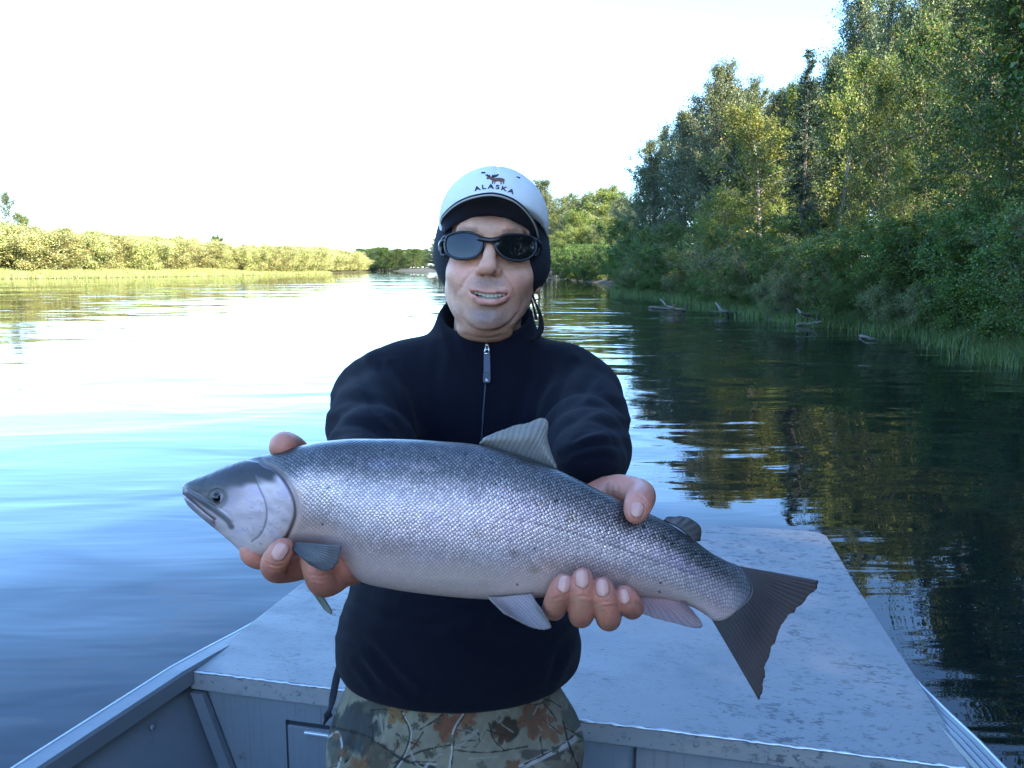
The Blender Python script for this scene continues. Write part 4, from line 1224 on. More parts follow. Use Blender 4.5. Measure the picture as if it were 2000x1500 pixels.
# ---- black fleece hood band over the ears
S = Sculpt(hd(960, 500, -10) - np.array([0.125, 0.15, 0.13]), hd(960, 500, -10) + np.array([0.125, 0.14, 0.13]), 0.0026)
S.ball(hd(961, 478, -22), mm(92, 100, 98), 0.01, rot=HROT)
S.ball(hd(962, 515, -18), mm(93, 66, 80), 0.02, rot=HROT)
S.ball(hd(957, 560, 78), mm(67, 112, 92), 0.010, True, HROT)
S.plane(hd(958, 500, 46), HW + 0.10 * HV, 0.008)
S.plane(hd(950, 590, 0), -HV * 0.9 + HW * 0.35 + HU * 0.03, 0.012)
S.wrinkle(0.0008, 70, 3)
Vq, Qq = S.surface()
hood = padd('hood_band', mesh_from('hood_band', relax(Vq, Qq, 2), Qq, HOODM))
m = MB()
sp = spline([hd(1040, 575, 15), hd(1046, 592, 18), hd(1055, 615, 15), hd(1057, 638, 8), hd(1051, 654, 0), hd(1040, 664, -8)], 26)
m.tube(sp, [0.0052] * 26, 8, flat=0.35)
m.tube(spline([hd(1036, 580, 12), hd(1043, 603, 14), hd(1048, 625, 10)], 10), 0.004, 8, flat=0.4)
padd('chin_strap', m.mesh('chin_strap', HOODM, True), hood)

# ---- cap
S = Sculpt(hd(965, 430, 0) - np.array([0.125, 0.14, 0.12]), hd(965, 430, 0) + np.array([0.125, 0.14, 0.14]), 0.0024)
S.ball(hd(965, 446, -14), mm(88.5, 97, 106), 0.01, rot=HROT)
S.ball(hd(963, 420, 22), mm(72, 58, 74), 0.03, rot=HROT)
S.plane(hd(965, 470, 0), -HV + 0.42 * HW + 0.10 * HU, 0.003)
S.ball(hd(965, 470, -14), mm(85, 92, 100), 0.003, True, HROT)
Vc, Qc = S.surface(); Vc = relax(Vc, Qc, 3)
# sewn seams between the panels
lc = (Vc - hd(965, 446, -14)) @ HROT
th_ = np.arctan2(lc[:, 0], lc[:, 2] + 0.0)
for a0 in (0, math.pi / 3, -math.pi / 3, 2.2, -2.2):
    dd = np.abs(np.angle(np.exp(1j * (th_ - a0)))) * np.hypot(lc[:, 0], lc[:, 2])
    Vc -= (np.exp(-(dd / 0.0022) ** 2) * 0.0011)[:, None] * unit(lc) @ np.eye(3) if False else (np.exp(-(dd / 0.0024) ** 2) * 0.0012)[:, None] * (unit(lc) @ HROT.T)
cap = padd('cap', mesh_from('cap', Vc, Qc, CAPM))
capbvh = BVHTree.FromPolygons([Vector(v) for v in Vc], [tuple(q) for q in Qc])
def on_cap(x, y, lift=0.0006):
    o0 = Vector(hd(x, y, 260)); t = Vector(hd(x, y, -50)) - o0
    hit, nrm, _, _ = capbvh.ray_cast(o0, t.normalized())
    return np.array(hit) - FW * lift if hit is not None else np.array(hd(x, y, 90))
# brim
nb_, nr_ = 41, 9
top = []
edge = spline([hd(861, 437, 40), hd(866, 424, 66), hd(890, 402, 100), hd(925, 387, 130), hd(965, 382.5, 139), hd(1000, 393, 130), hd(1028, 416, 102), hd(1046, 445, 66), hd(1052, 466, 40)], nb_)
innr = spline([hd(866, 458, 24), hd(872, 452, 46), hd(893, 436, 66), hd(925, 424, 78), hd(958, 420, 81), hd(990, 426, 78), hd(1020, 440, 66), hd(1041, 458, 46), hd(1048, 474, 24)], nb_)
bv = []
for i in range(nb_):
    for j in range(nr_):
        t = j / (nr_ - 1)
        bv.append(innr[i] * (1 - t) + edge[i] * t + HV * 0.004 * math.sin(math.pi * t))
bf = [(i*nr_+j, (i+1)*nr_+j, (i+1)*nr_+j+1, i*nr_+j+1) for i in range(nb_ - 1) for j in range(nr_ - 1)]
brim = padd('brim', mesh_from('brim', bv, bf, NAVY), cap)
so = brim.modifiers.new('thick', 'SOLIDIFY'); so.thickness = 0.003; so.offset = 0
m = MB(); m.tube(edge + HV * 0.0006 + HW * 0.001, [0.0013] * nb_, 8)
padd('brim_piping', m.mesh('brim_piping', TRIMM, True), cap)
m = MB(); m.tube(edge + HV * 0.0034 - HW * 0.001, [0.0019] * nb_, 8)
padd('brim_edge', m.mesh('brim_edge', NAVY, True), cap)
for x, y in ((944, 338), (1012, 346.5)):
    m = MB(); p0 = on_cap(x, y, 0.001)
    m.tube([p0 - HU * 0.003, p0 + HU * 0.003 - HV * 0.0007 * (1 if x > 960 else -1)], 0.0013, 8)
    padd('eyelet', m.mesh('eyelet', THREAD, True), cap)
# embroidered word, letter by letter on an arc
def text_mesh(ch, size):
    cu = bpy.data.curves.new('t', 'FONT'); cu.body = ch; cu.size = size; cu.resolution_u = 3; cu.offset = 0.22
    ob = bpy.data.objects.new('t', cu); COL.objects.link(ob)
    dg = bpy.context.evaluated_depsgraph_get(); dg.update()
    me = bpy.data.meshes.new_from_object(ob.evaluated_get(dg))
    vs = np.array([v.co[:] for v in me.vertices]); fs = [tuple(p.vertices) for p in me.polygons]
    bpy.data.objects.remove(ob); bpy.data.curves.remove(cu); bpy.data.meshes.remove(me)
    return vs, fs
tv, tf = [], []
for i, ch in enumerate('ALASKA'):
    vs, fs = text_mesh(ch, 11.5)
    vs[:, 0] -= (vs[:, 0].max() + vs[:, 0].min()) / 2
    vs[:, 0] *= 1.5
    t = (i - 2.5) / 2.5
    cx, cy = 965 + 32 * t, 368.5 + 6.0 * t * t + 2.6 * t
    an = R(4.5 + 17 * t)
    x = cx + vs[:, 0] * math.cos(an) + vs[:, 1] * math.sin(an); y = cy + vs[:, 0] * math.sin(an) - vs[:, 1] * math.cos(an)
    k = len(tv)
    tv += [on_cap(a_, b_) for a_, b_ in zip(x, y)]
    tf += [tuple(q + k for q in f) for f in fs]
o = padd('lettering', mesh_from('lettering', tv, tf, THREAD, False), cap)
so = o.modifiers.new('thick', 'SOLIDIFY'); so.thickness = 0.0008; so.offset = 0
def cap_patch(name, polys, mat, lift=0.0007):
    vv, ff = [], []
    for pl in polys:
        k = len(vv); vv += [on_cap(x, y, lift) for x, y in pl]; ff.append(tuple(range(k, k + len(pl))))
    o = padd(name, mesh_from(name, vv, ff, mat, False), cap)
    so = o.modifiers.new('thick', 'SOLIDIFY'); so.thickness = 0.0008; so.offset = 0
cap_patch('moose_emblem', [[(953, 346), (959, 345), (966, 348.5), (975, 347.5), (983, 349), (986, 351.5), (985.5, 354), (980, 354.5), (972, 354), (964, 354.5), (960, 352), (956, 349.5), (951, 350), (950, 348)],
                           [(961, 354), (963.5, 354), (963, 359.5), (961, 359.5)], [(966, 354), (968, 354), (967, 359), (965.4, 359)], [(977, 354), (979.5, 354), (980, 359.8), (978, 359.8)], [(982, 353.5), (985, 353), (984.6, 359.4), (982.8, 359.4)]], BROWNT)
cap_patch('moose_antlers', [[(954, 346), (950, 344), (947.5, 341), (950.5, 342), (952, 340.5), (954, 342.5), (957, 342), (958, 345)], [(960, 345), (962, 341.5), (964.5, 343.2), (966.5, 341), (968.5, 342.5), (972, 340.5), (974.5, 341.5), (970, 345), (964, 346.5)]], THREAD, 0.0010)

# ---- sunglasses
def sw(x): return 95 - 0.0048 * ((x - 957) * 0.78) ** 2          # how far the wrap-round front stands out, mm
def smooth_loop(pts, n):
    q = list(pts) * 3; s = spline(q + [q[0]], n * 3 + 1); return s[n:2 * n]
left = smooth_loop([(871, 478), (875, 463), (890, 456.5), (908, 454.5), (926, 458), (938, 466), (941, 477), (936, 491), (925, 501), (908, 504.5), (888, 502.5), (875, 494)], 48)
right = smooth_loop([(969, 478), (973, 467), (986, 460.5), (1004, 459), (1022, 460.5), (1038, 465), (1045, 475), (1044, 490), (1034, 502), (1016, 508), (997, 506), (980, 497)], 48)
glasses = empty('sunglasses', (0, 0, 0)); glasses.parent = person
for lp in (left, right):
    c = lp.mean(0); vv = []; ff = []; rings = (0, .25, .5, .75, 1.0)
    for r_ in rings:
        for x, y in (c + (lp - c) * r_ if r_ else [c]): vv.append(hd(x, y, sw(x) + 0.4 - 0.0012 * ((y - c[1]) ** 2)))
    n = len(lp)
    for k in range(n): ff.append((0, 1 + k, 1 + (k + 1) % n))
    for q in range(len(rings) - 2):
        a0, a1 = 1 + q * n, 1 + (q + 1) * n
        for k in range(n): ff.append((a0 + k, a1 + k, a1 + (k + 1) % n, a0 + (k + 1) % n))
    o = padd('lens', mesh_from('lens', vv, ff, LENSM), glasses)
m = MB()
for lp in (left, right):
    c = lp.mean(0)
    path = [hd(*(c + (p - c) * 1.05), sw(p[0]) - 0.0012 * ((p[1] - c[1]) ** 2)) for p in lp]
    path = path + [path[0]]
    m.tube(path, [0.0020] * len(path), 10, cap=False)
m.tube(spline([hd(934, 465, 92), hd(946, 468, 95), hd(957, 469.5, 95.5), hd(966, 469, 95), hd(977, 467, 92)], 14), [0.0042, .0046, .0046, .0044, .0044, .0042, .0042, .0042, .0042, .0044, .0044, .0046, .0046, .0042], 10)
m.tube(spline([hd(937, 480, 92), hd(943, 487, 88), hd(944, 497, 84)], 8), 0.0022, 8)
m.tube(spline([hd(973, 482, 92), hd(968, 489, 88), hd(967, 499, 84)], 8), 0.0022, 8)
fr = padd('frame', m.mesh('frame', BLACKP, True), glasses)
for pts, flat in (([hd(873, 468, 66), hd(866, 471, 58), hd(863.5, 480, 48), hd(864, 487, 36), hd(868, 486, 5), hd(872, 480, -40)], 1), ([hd(1042, 470, 62), hd(1050, 475, 52), hd(1053, 484, 42), hd(1052, 492, 30), hd(1050, 492, 0), hd(1046, 486, -40)], 1)):
    m = MB(); m.tube(spline(pts, 22), [0.0030 + 0.0035 * math.sin(math.pi * min(1, i / 14)) for i in range(22)], 10, flat=0.9)
    padd('temple', m.mesh('temple', BLACKP, True), glasses)
for pts in ([hd(873, 461, 70), hd(866, 466, 62), hd(862, 476, 55), hd(861.5, 488, 52), hd(864, 497, 54), hd(872, 499, 62)], [hd(1043, 466, 66), hd(1049, 470, 58), hd(1052, 480, 50), hd(1050, 494, 48), hd(1044, 500, 56)]):
    m = MB(); m.tube(spline(pts, 16), 0.0032, 8, flat=.7)
    padd('hinge_wing', m.mesh('hinge_wing', BLACKP, True), fr)
# ---- fleece jacket
S = Sculpt((-0.42, 0.86, 0.80), (0.32, 1.62, 1.46), 0.0042)
HEMZ = 0.858
TZ = [P(890, 1400, 1.365), P(893, 1255, 1.362), P(903, 1070, 1.385), P(935, 860, 1.405)]
S.chain(TZ, [0.181, 0.183, 0.146, 0.160], 0.05, sy=0.78)
S.ball(P(895, 1265, 1.30), (0.155, 0.108, 0.12), 0.06)
S.chain([P(905, 745, 1.40), P(800, 752, 1.41), P(742, 778, 1.41)], [0.072, 0.060, 0.062], 0.06)
S.chain([P(985, 748, 1.40), P(1085, 756, 1.41), P(1128, 788, 1.41)], [0.072, 0.060, 0.062], 0.06)
S.chain([P(938, 800, 1.40), P(948, 720, 1.395)], [0.10, 0.078], 0.05)
def rp2(pts): return [P(*p) for p in pts]
S.chain(rp2([(733, 792, 1.41), (728, 832, 1.29), (727, 885, 1.16)]), [0.063, 0.056, 0.053], 0.06)
S.chain(rp2([(727, 885, 1.16), (695, 945, 1.06), (668, 985, .995)]), [0.056, 0.050, 0.043], 0.04)
S.chain(rp2([(1132, 794, 1.41), (1138, 828, 1.29), (1141, 862, 1.16)]), [0.064, 0.057, 0.054], 0.06)
S.chain(rp2([(1141, 862, 1.16), (1149, 882, 1.06), (1151, 898, .985)]), [0.057, 0.049, 0.041], 0.04)
S.bone(P(1150, 898, .985), P(1149, 901, .955), 0.042, 0.0385, 0.02)
S.wrinkle(0.0022, 20, 8, (1, 1, 1.3)); S.wrinkle(0.0009, 70, 9)
# stand-up collar around the neck
def collar(dr, k, cut=False): S.chain([P(947, 735, 1.395), P(948, 680, 1.390), P(949, 598, 1.392)], [0.092 + dr, 0.083 + dr, 0.0785 + dr], k, cut, 0.98)
collar(0.0, 0.02)
S.chain([P(949, 650, 1.390), P(950, 560, 1.388)], [0.0700, 0.0735], 0.003, True, 0.98)
# front dip of the collar, hem and cuffs
nrm = UP * 1.0 + HW * 0.62
S.plane(P(950, 667, 1.302), nrm, 0.003, P(950, 700, 1.39) - np.array([0.125, 0.14, 0.1]), P(950, 700, 1.39) + np.array([0.125, 0.16, 0.3]))
S.plane((0, 0, HEMZ), (0, 0, -1), 0.012)
S.D = np.maximum(S.D, -1.0)
Vj, Qj = S.surface(); Vj = relax(Vj, Qj, 2, 0.5)
Vj = folds(Vj, Qj, [
    ([(735, 705), (762, 745), (782, 800), (790, 860)], 9, .0039), ([(768, 720), (800, 765), (822, 830)], 8, .0029), ([(1118, 715), (1095, 755), (1078, 810), (1072, 870)], 9, .0039), ([(1078, 735), (1050, 780), (1035, 840)], 8, .0029),
    ([(645, 790), (690, 778), (745, 800), (775, 840)], 9, .0032), ([(650, 830), (700, 828), (750, 850)], 8, .0026), ([(1222, 800), (1180, 790), (1130, 812), (1100, 850)], 9, .0032), ([(1224, 838), (1185, 832), (1135, 846), (1108, 870)], 8, .0029),
    ([(1218, 872), (1180, 866), (1130, 876), (1100, 893)], 6, .0026), ([(1212, 902), (1170, 893), (1125, 902)], 5, .0022), ([(690, 722), (720, 760), (735, 800)], 8, .0022), ([(1165, 728), (1140, 765), (1120, 800)], 8, .0022),
    ([(860, 680), (850, 740), (865, 810)], 10, .0019), ([(1040, 690), (1030, 750), (1010, 820)], 10, .0019), ([(880, 640), (890, 690), (915, 730)], 8, .0013),
    ([(660, 1225), (720, 1262), (768, 1318), (800, 1348)], 9, .0032), ([(685, 1165), (740, 1200), (830, 1218), (900, 1212)], 10, .0029), ([(1138, 1225), (1100, 1262), (1078, 1310)], 9, .0029), ([(900, 1240), (960, 1275), (1040, 1290)], 12, .0019),
    ([(1120, 1190), (1060, 1215), (980, 1225)], 10, .0026), ([(800, 1180), (880, 1195), (960, 1190)], 10, .0019), ([(700, 1290), (740, 1345)], 7, .0026), ([(1095, 1280), (1070, 1340)], 7, .0026)])
jacket = padd('jacket', mesh_from('jacket', Vj, Qj, FLEECE))
jb = BVHTree.FromPolygons([Vector(v) for v in Vj], [tuple(q) for q in Qj])
def on_jacket(x, y, lift=0.0015):
    o0 = Vector(P(x, y, 0.95)); hit = jb.ray_cast(o0, Vector(P(x, y, 1.6)) - o0)[0]
    return np.array(hit) - FW * lift if hit is not None else P(x, y, 1.3)
# zip: coil, slider, pull tab with round print
zp = spline([on_jacket(951, 676), on_jacket(951, 700), on_jacket(950, 730), on_jacket(947, 770), on_jacket(943, 820), on_jacket(940, 870), on_jacket(937, 930)], 60)
m = MB(); m.tube(zp, [0.0019] * 60, 6, flat=.7)
zipm = simple('zip_tape', (0.018, 0.020, 0.035), 0.6)
zp_o = padd('zipper', m.mesh('zipper', zipm, True), jacket)
def flat_strip(name, pts, half, thick, mat, parent, lift=0.004):
    vv = []; ff = []
    for (x, y), hw_ in zip(pts, half):
        c = on_jacket(x, y, lift); vv += [c - RT * hw_, c + RT * hw_]
    for i in range(len(pts) - 1): ff.append((2*i, 2*i+1, 2*i+3, 2*i+2))
    o = padd(name, mesh_from(name, vv, ff, mat, False), parent)
    so = o.modifiers.new('thick', 'SOLIDIFY'); so.thickness = thick; so.offset = 0
    bevel(o, thick * 0.3, 2); return o
m = MB()
sl = lambda x, y, l=0.005: on_jacket(x, y, l)
m.tube([sl(949.3, 673), sl(948.2, 682), sl(946.2, 690.5)], [0.0012, .0013, .0015], 8); m.tube([sl(953.6, 673), sl(954.6, 682), sl(956.6, 690.5)], [0.0012, .0013, .0015], 8)
m.tube([sl(948.6, 674), sl(954.2, 674)], 0.0017, 8); m.tube([sl(946.2, 690.8), sl(956.6, 690.8)], 0.0015, 8); m.tube([sl(948, 683), sl(955, 683)], 0.0011, 8)
padd('slider', m.mesh('slider', METAL, True), zp_o)
PULLM = simple('pull_tab', (0.030, 0.036, 0.062), 0.5)
pull = flat_strip('pull_tab', [(951.3, 692), (951.3, 705), (951.3, 718), (951.2, 728)], [.0050, .0052, .0052, .0054], 0.0018, PULLM, zp_o, 0.0045)
flat_strip('pull_end', [(951.2, 727), (951.1, 737), (951, 744), (951, 748.5)], [.0058, .0062, .0062, .0045], 0.0030, BLACKP, pull, 0.005)
m = MB()
for r0, r1 in ((0.0, 0.0011), (0.0016, 0.0024), (0.0029, 0.0037)):
    c = on_jacket(948.5, 744.5, 0.0072); arc = [c + RT * r1 * math.cos(t) + UP * r1 * 1.1 * math.sin(t) for t in np.linspace(0, math.pi / 2, 8)]
    arc2 = [c + RT * r0 * math.cos(t) + UP * r0 * 1.1 * math.sin(t) for t in np.linspace(math.pi / 2, 0, 8)]
    m.prism(arc + arc2, FW * 0.0006)
padd('quarter_dome_print', m.mesh('quarter_dome_print', WHITEP), pull)
# collar seam
sm_ = [on_jacket(x, y, 0.0006) for x, y in ((868, 650), (890, 676), (920, 696), (947, 702))]
sm2 = [on_jacket(x, y, 0.0006) for x, y in ((955, 702), (985, 696), (1012, 680), (1036, 660))]
# dangling hem cord
m = MB(); m.tube(spline([P(662, 1302, 1.34), P(656, 1330, 1.345), P(648, 1370, 1.35), P(640, 1400, 1.35), P(631, 1418, 1.35)], 14), [0.0055, .006, .0065, .007, .0072, .0075, .0078, .008, .008, .008, .0078, .007, .006, .002], 8, flat=.3)
padd('hem_strap', m.mesh('hem_strap', HOODM, True), jacket)

# ---- camouflage trousers
S = Sculpt((-0.42, 1.05, 0.50), (0.22, 1.60, 0.96), 0.0026)
S.chain([P(890, 1340, 1.375), P(890, 1440, 1.375)], [0.172, 0.188], 0.03, sy=0.82)
WA = P(890, 1440, 1.375)
for sg in (-1, 1):
    S.chain([WA + np.array([sg * 0.095, 0, -0.02]), WA + np.array([sg * 0.115, 0.0, -0.42])], [0.118, 0.09], 0.03)
S.chain(rp2([(905, 1392, 1.21), (900, 1440, 1.205), (893, 1500, 1.21)]), [0.004, 0.004, 0.006], 0.012, True)
S.chain(rp2([(660, 1345, 1.32), (690, 1420, 1.27), (680, 1500, 1.29)]), [0.004, 0.005, 0.005], 0.014, True)
S.chain(rp2([(1110, 1370, 1.30), (1085, 1440, 1.25), (1105, 1500, 1.27)]), [0.004, 0.005, 0.005], 0.014, True)
S.wrinkle(0.0028, 22, 14, (0.5, 0.5, 1.5)); S.wrinkle(0.0010, 70, 15)
Vp, Qp = S.surface(); Vp, Qp = subdivide(relax(Vp, Qp, 2), Qp)
X, Y, dq = to_px(Vp)
vis = np.where((Y > 1305) & (Y < 1530) & (dq < 1.40))[0]
Vall, cp_all = Vp, np.tile(np.array([0.150, 0.130, 0.088]), (len(Vp), 1))
Vp = Vp[vis]; X, Y = X[vis], Y[vis]
cp = np.tile(np.array([0.150, 0.130, 0.088]), (len(Vp), 1))
def pb(m, c):
    global cp
    m = np.clip(m, 0, 1)[:, None]; cp = cp * (1 - m) + np.array(c) * m
na, nb2, nc = vnoise(Vp, 28, 21), vnoise(Vp, 60, 22), np.clip(vnoise(Vp, 330, 23), -1.3, 1.3)
pb(0.55 * sstep(0.2, 0.9, na + 0.4 * nb2), (0.085, 0.082, 0.055))
pb(0.6 * sstep(0.5, 1.1, -na + 0.4 * nb2), (0.19, 0.175, 0.125))
# dark bark-like patches
def blotch(x, y, rx, ry, c, p=0.9, rag=0.35):
    d = np.hypot((X - x) / rx, (Y - y) / ry) + rag * 0.5 * nb2 + rag * 0.3 * nc
    pb(p * (1 - sstep(0.75, 1.05, d)), c)
blotch(700, 1420, 62, 50, (0.022, 0.026, 0.028)); blotch(725, 1385, 40, 22, (0.030, 0.032, 0.026), 0.8); blotch(740, 1480, 30, 40, (0.05, 0.035, 0.022), 0.8)
blotch(760, 1345, 26, 18, (0.07, 0.08, 0.055), 0.7); blotch(655, 1440, 18, 60, (0.04, 0.045, 0.035), 0.8); blotch(985, 1425, 30, 22, (0.028, 0.022, 0.014), 0.95, 0.6)
blotch(1100, 1480, 55, 26, (0.10, 0.075, 0.05), 0.7); blotch(1060, 1475, 60, 14, (0.045, 0.035, 0.028), 0.8); blotch(1120, 1400, 26, 30, (0.055, 0.050, 0.035), 0.7)
def leafshape(x, y, r, an, c, lobes=5, p=0.95):
    dx, dy = X - x, Y - y
    a_ = np.arctan2(dy, dx) - an; rr = np.hypot(dx, dy) / r
    edge_ = 0.45 + 0.55 * np.abs(np.cos(a_ * lobes / 2)) ** 0.7 * (0.75 + 0.25 * np.cos(a_)) + 0.10 * nc
    pb(p * (1 - sstep(edge_ - 0.12, edge_ + 0.06, rr)), c)
    pb(0.5 * (rr < edge_) * (np.abs(np.sin(a_ * lobes / 2)) < 0.10), np.array(c) * 0.5)
leafshape(872, 1418, 38, 0.6, (0.125, 0.050, 0.026)); leafshape(910, 1402, 26, -0.5, (0.14, 0.062, 0.032)); leafshape(1040, 1402, 44, 0.3, (0.115, 0.052, 0.028))
leafshape(1075, 1425, 30, 1.2, (0.13, 0.065, 0.035)); leafshape(775, 1390, 28, 0.9, (0.145, 0.085, 0.035)); leafshape(830, 1388, 22, 0.2, (0.16, 0.10, 0.05)); leafshape(985, 1430, 26, 2.0, (0.05, 0.028, 0.016), 7)
leafshape(700, 1500, 30, 0.4, (0.12, 0.06, 0.03)); leafshape(1000, 1500, 24, 0.4, (0.12, 0.06, 0.03)); leafshape(660, 1330, 12, 0.1, (0.14, 0.06, 0.04))
def twig(pts, w, c, p=0.9):
    d = seg_dist(X, Y, spline(pts, 24).tolist()); pb(p * (1 - sstep(w * 0.7, w * 1.15, d + 0.6 * nc)), c)
DK, LT = (0.020, 0.017, 0.014), (0.30, 0.28, 0.25)
twig([(785, 1390), (800, 1430), (790, 1470), (770, 1500)], 2.4, DK); twig([(787, 1392), (803, 1430), (794, 1470), (776, 1500)], 1.2, LT)
twig([(905, 1395), (885, 1430), (882, 1470), (878, 1500)], 2.2, LT); twig([(908, 1395), (888, 1430), (885, 1470), (881, 1500)], 1.3, DK)
twig([(650, 1420), (720, 1440), (790, 1485), (850, 1500)], 3.0, DK); twig([(765, 1492), (830, 1465), (880, 1455)], 2.0, DK); twig([(955, 1412), (965, 1445), (985, 1465)], 1.6, DK)
twig([(885, 1465), (950, 1470), (1030, 1458)], 1.5, DK); twig([(1018, 1498), (1060, 1478), (1120, 1445), (1135, 1425)], 6.0, LT, 0.75); twig([(1025, 1492), (1085, 1462), (1130, 1430)], 1.6, DK)
twig([(640, 1440), (660, 1430), (668, 1470), (660, 1500)], 2.2, LT, .8); twig([(1100, 1410), (1110, 1450), (1130, 1500)], 1.8, DK); twig([(820, 1425), (845, 1410), (865, 1395)], 1.4, DK); twig([(1055, 1440), (1060, 1475)], 1.5, DK)
twig([(830, 1500), (838, 1490), (850, 1492)], 3, LT, .6)
rt = np.random.default_rng(41)
for i in range(70):
    x, y, r_ = rt.uniform(630, 1150), rt.uniform(1330, 1500), rt.uniform(5, 14)
    leafshape(x, y, r_, rt.uniform(0, 6.28), [(0.10, 0.055, 0.032), (0.045, 0.038, 0.028), (0.17, 0.145, 0.105), (0.075, 0.072, 0.045)][i % 4], int(rt.integers(3, 7)), 0.8)
for i in range(46):
    x, y, a_ = rt.uniform(630, 1150), rt.uniform(1330, 1500), rt.uniform(0, 3.14); l_ = rt.uniform(14, 60)
    twig([(x, y), (x + l_ * .5 * math.cos(a_) + rt.uniform(-5, 5), y + l_ * .5 * math.sin(a_) + rt.uniform(-5, 5)), (x + l_ * math.cos(a_), y + l_ * math.sin(a_))], rt.uniform(0.8, 1.8), DK if i % 3 else (0.20, 0.18, 0.15), 0.8)
cp *= 1.02 * (1 + 0.07 * nc)[:, None]
cp_all[vis] = cp; cp = cp_all; Vp = Vall
b = NB('camouflage_cloth')
a = b.attr('Col').outputs['Color']
b.bsdf(Base__Color=a, Roughness=0.9, Specular__IOR__Level=0.2, Normal=b.bump(b.noise(600, 3), 0.0006)); CAMO = b.m
S2 = Sculpt((-0.42, 1.02, -0.05), (0.22, 1.62, 0.52), 0.012)
_s = S; S = S2
for sg in (-1, 1):
    S.chain([WA + np.array([sg * 0.113, 0, -0.20]), WA + np.array([sg * 0.115, 0.0, -0.42]), np.array([WA[0] + sg * 0.13, WA[1] + 0.02, 0.06])], [0.106, 0.09, 0.085], 0.03)
Vl, Ql = S.surface()
clow = np.tile(np.array([0.11, 0.10, 0.06]), (len(Vl), 1)) * (1 + 0.3 * vnoise(Vl, 30, 31))[:, None]
padd('trousers', mesh_from('trousers', np.concatenate([Vp, Vl]), np.concatenate([Qp, Ql + len(Vp)]), CAMO, True, np.concatenate([cp, clow])))
for sg in (-1, 1):
    S = Sculpt((WA[0] + sg * 0.14 - 0.09, WA[1] - 0.26, FLOOR_Z - 0.02), (WA[0] + sg * 0.14 + 0.09, WA[1] + 0.14, 0.22), 0.008)
    S.chain([(WA[0] + sg * 0.13, WA[1] + 0.03, 0.15), (WA[0] + sg * 0.13, WA[1] + 0.03, 0.0), (WA[0] + sg * 0.145, WA[1] - 0.12, -0.005), (WA[0] + sg * 0.15, WA[1] - 0.17, -0.012)], [0.058, 0.052, 0.05, 0.042], 0.03)
    S.plane((0, 0, FLOOR_Z + 0.001), (0, 0, -1), 0.003)
    Vq, Qq = S.surface()
    padd('boot', mesh_from('boot', Vq, Qq, simple('rubber_boot', (0.02, 0.02, 0.02), 0.5)))
# ------------------------------------------------------------------ the salmon, held level in front of the man
FD = 0.845                                   # distance of the fish's middle plane
pairs = [  # back edge, belly edge (pixels), half thickness (mm)
    ((356, 949), (357, 969), 4.0), ((362, 943), (366, 986), 10.0), ((380, 935), (388, 1007), 16.5), ((410, 923), (416, 1030), 23), ((445, 908), (447, 1056), 28.5),
    ((480, 897), (474, 1080), 33), ((515, 889), (500, 1089), 37), ((550, 880), (527, 1086), 39.5), ((585, 871), (560, 1072), 41), ((618, 864), (600, 1068), 42.5), ((650, 860), (640, 1076), 44),
    ((690, 857), (672, 1107), 45.5), ((740, 857), (705, 1136), 47), ((800, 858), (765, 1151), 48), ((860, 862), (835, 1161), 48), ((930, 868), (905, 1168), 47.5), ((1000, 884), (965, 1171), 46),
    ((1060, 905), (1015, 1170), 44), ((1120, 932), (1070, 1166), 41.5), ((1180, 962), (1125, 1163), 38), ((1240, 991), (1185, 1163), 34), ((1295, 1016), (1245, 1166), 30), ((1345, 1047), (1300, 1171), 25.5),
    ((1390, 1080), (1345, 1183), 20.5), ((1420, 1096), (1374, 1198), 16.5), ((1444, 1106), (1394, 1212), 13), ((1460, 1123), (1410, 1212), 10), ((1470, 1142), (1428, 1203), 6.5), ((1473, 1155), (1448, 1186), 3.0), ((1472, 1164), (1462, 1174), 1.0)]
NS, NR = 640, 260
ctl = np.array([[a[0], a[1], c[0], c[1], t] for a, c, t in pairs], float)
L_ = spline(ctl, NS)
tt = np.linspace(0, 2 * math.pi, NR, endpoint=False)
cs, sn = np.cos(tt), np.sin(tt)
mid = (L_[:, :2] + L_[:, 2:4]) / 2; hv_ = (L_[:, :2] - L_[:, 2:4]) / 2
th = L_[:, 4][:, None] * MM
prof = np.sign(sn) * np.abs(sn) ** 0.88
pxs = mid[:, 0:1] + hv_[:, 0:1] * cs[None]; pys = mid[:, 1:2] + hv_[:, 1:2] * cs[None]
widest = 1 + 0.10 * cs[None]                                  # back a little fuller than the belly
off = -th * prof[None] * widest                               # negative = towards the camera
# arclength coordinates for the scale pattern (metres)
PXM = FD / F
su = np.concatenate([[0], np.cumsum(np.linalg.norm(np.diff(mid, axis=0), axis=1))]) * PXM
hgt = np.linalg.norm(hv_, axis=1) * PXM
ring = np.stack([hgt[:, None] * cs[None], L_[:, 4:5] * MM * sn[None]], 2)
dl = np.linalg.norm(np.diff(ring, axis=1, append=ring[:, :1]), axis=2)
sv_ = np.cumsum(dl, axis=1); sv_ = np.concatenate([np.zeros((NS, 1)), sv_[:, :-1]], 1)
sv_ = np.minimum(sv_, sv_[:, -1:] - sv_ + dl[:, -1:])
X, Y = pxs.ravel(), pys.ravel()
t_rel = np.repeat(cs[None], NS, 0).ravel()                    # 1 at the back, -1 at the belly
n_a, n_b, n_c = (vnoise(np.stack([X, Y, np.zeros_like(X)], 1) * PXM, f, s) for f, s in ((45, 1), (140, 2), (420, 3)))
edge_fade = (1 - np.abs(t_rel) ** 6)
disp = np.zeros(len(X))
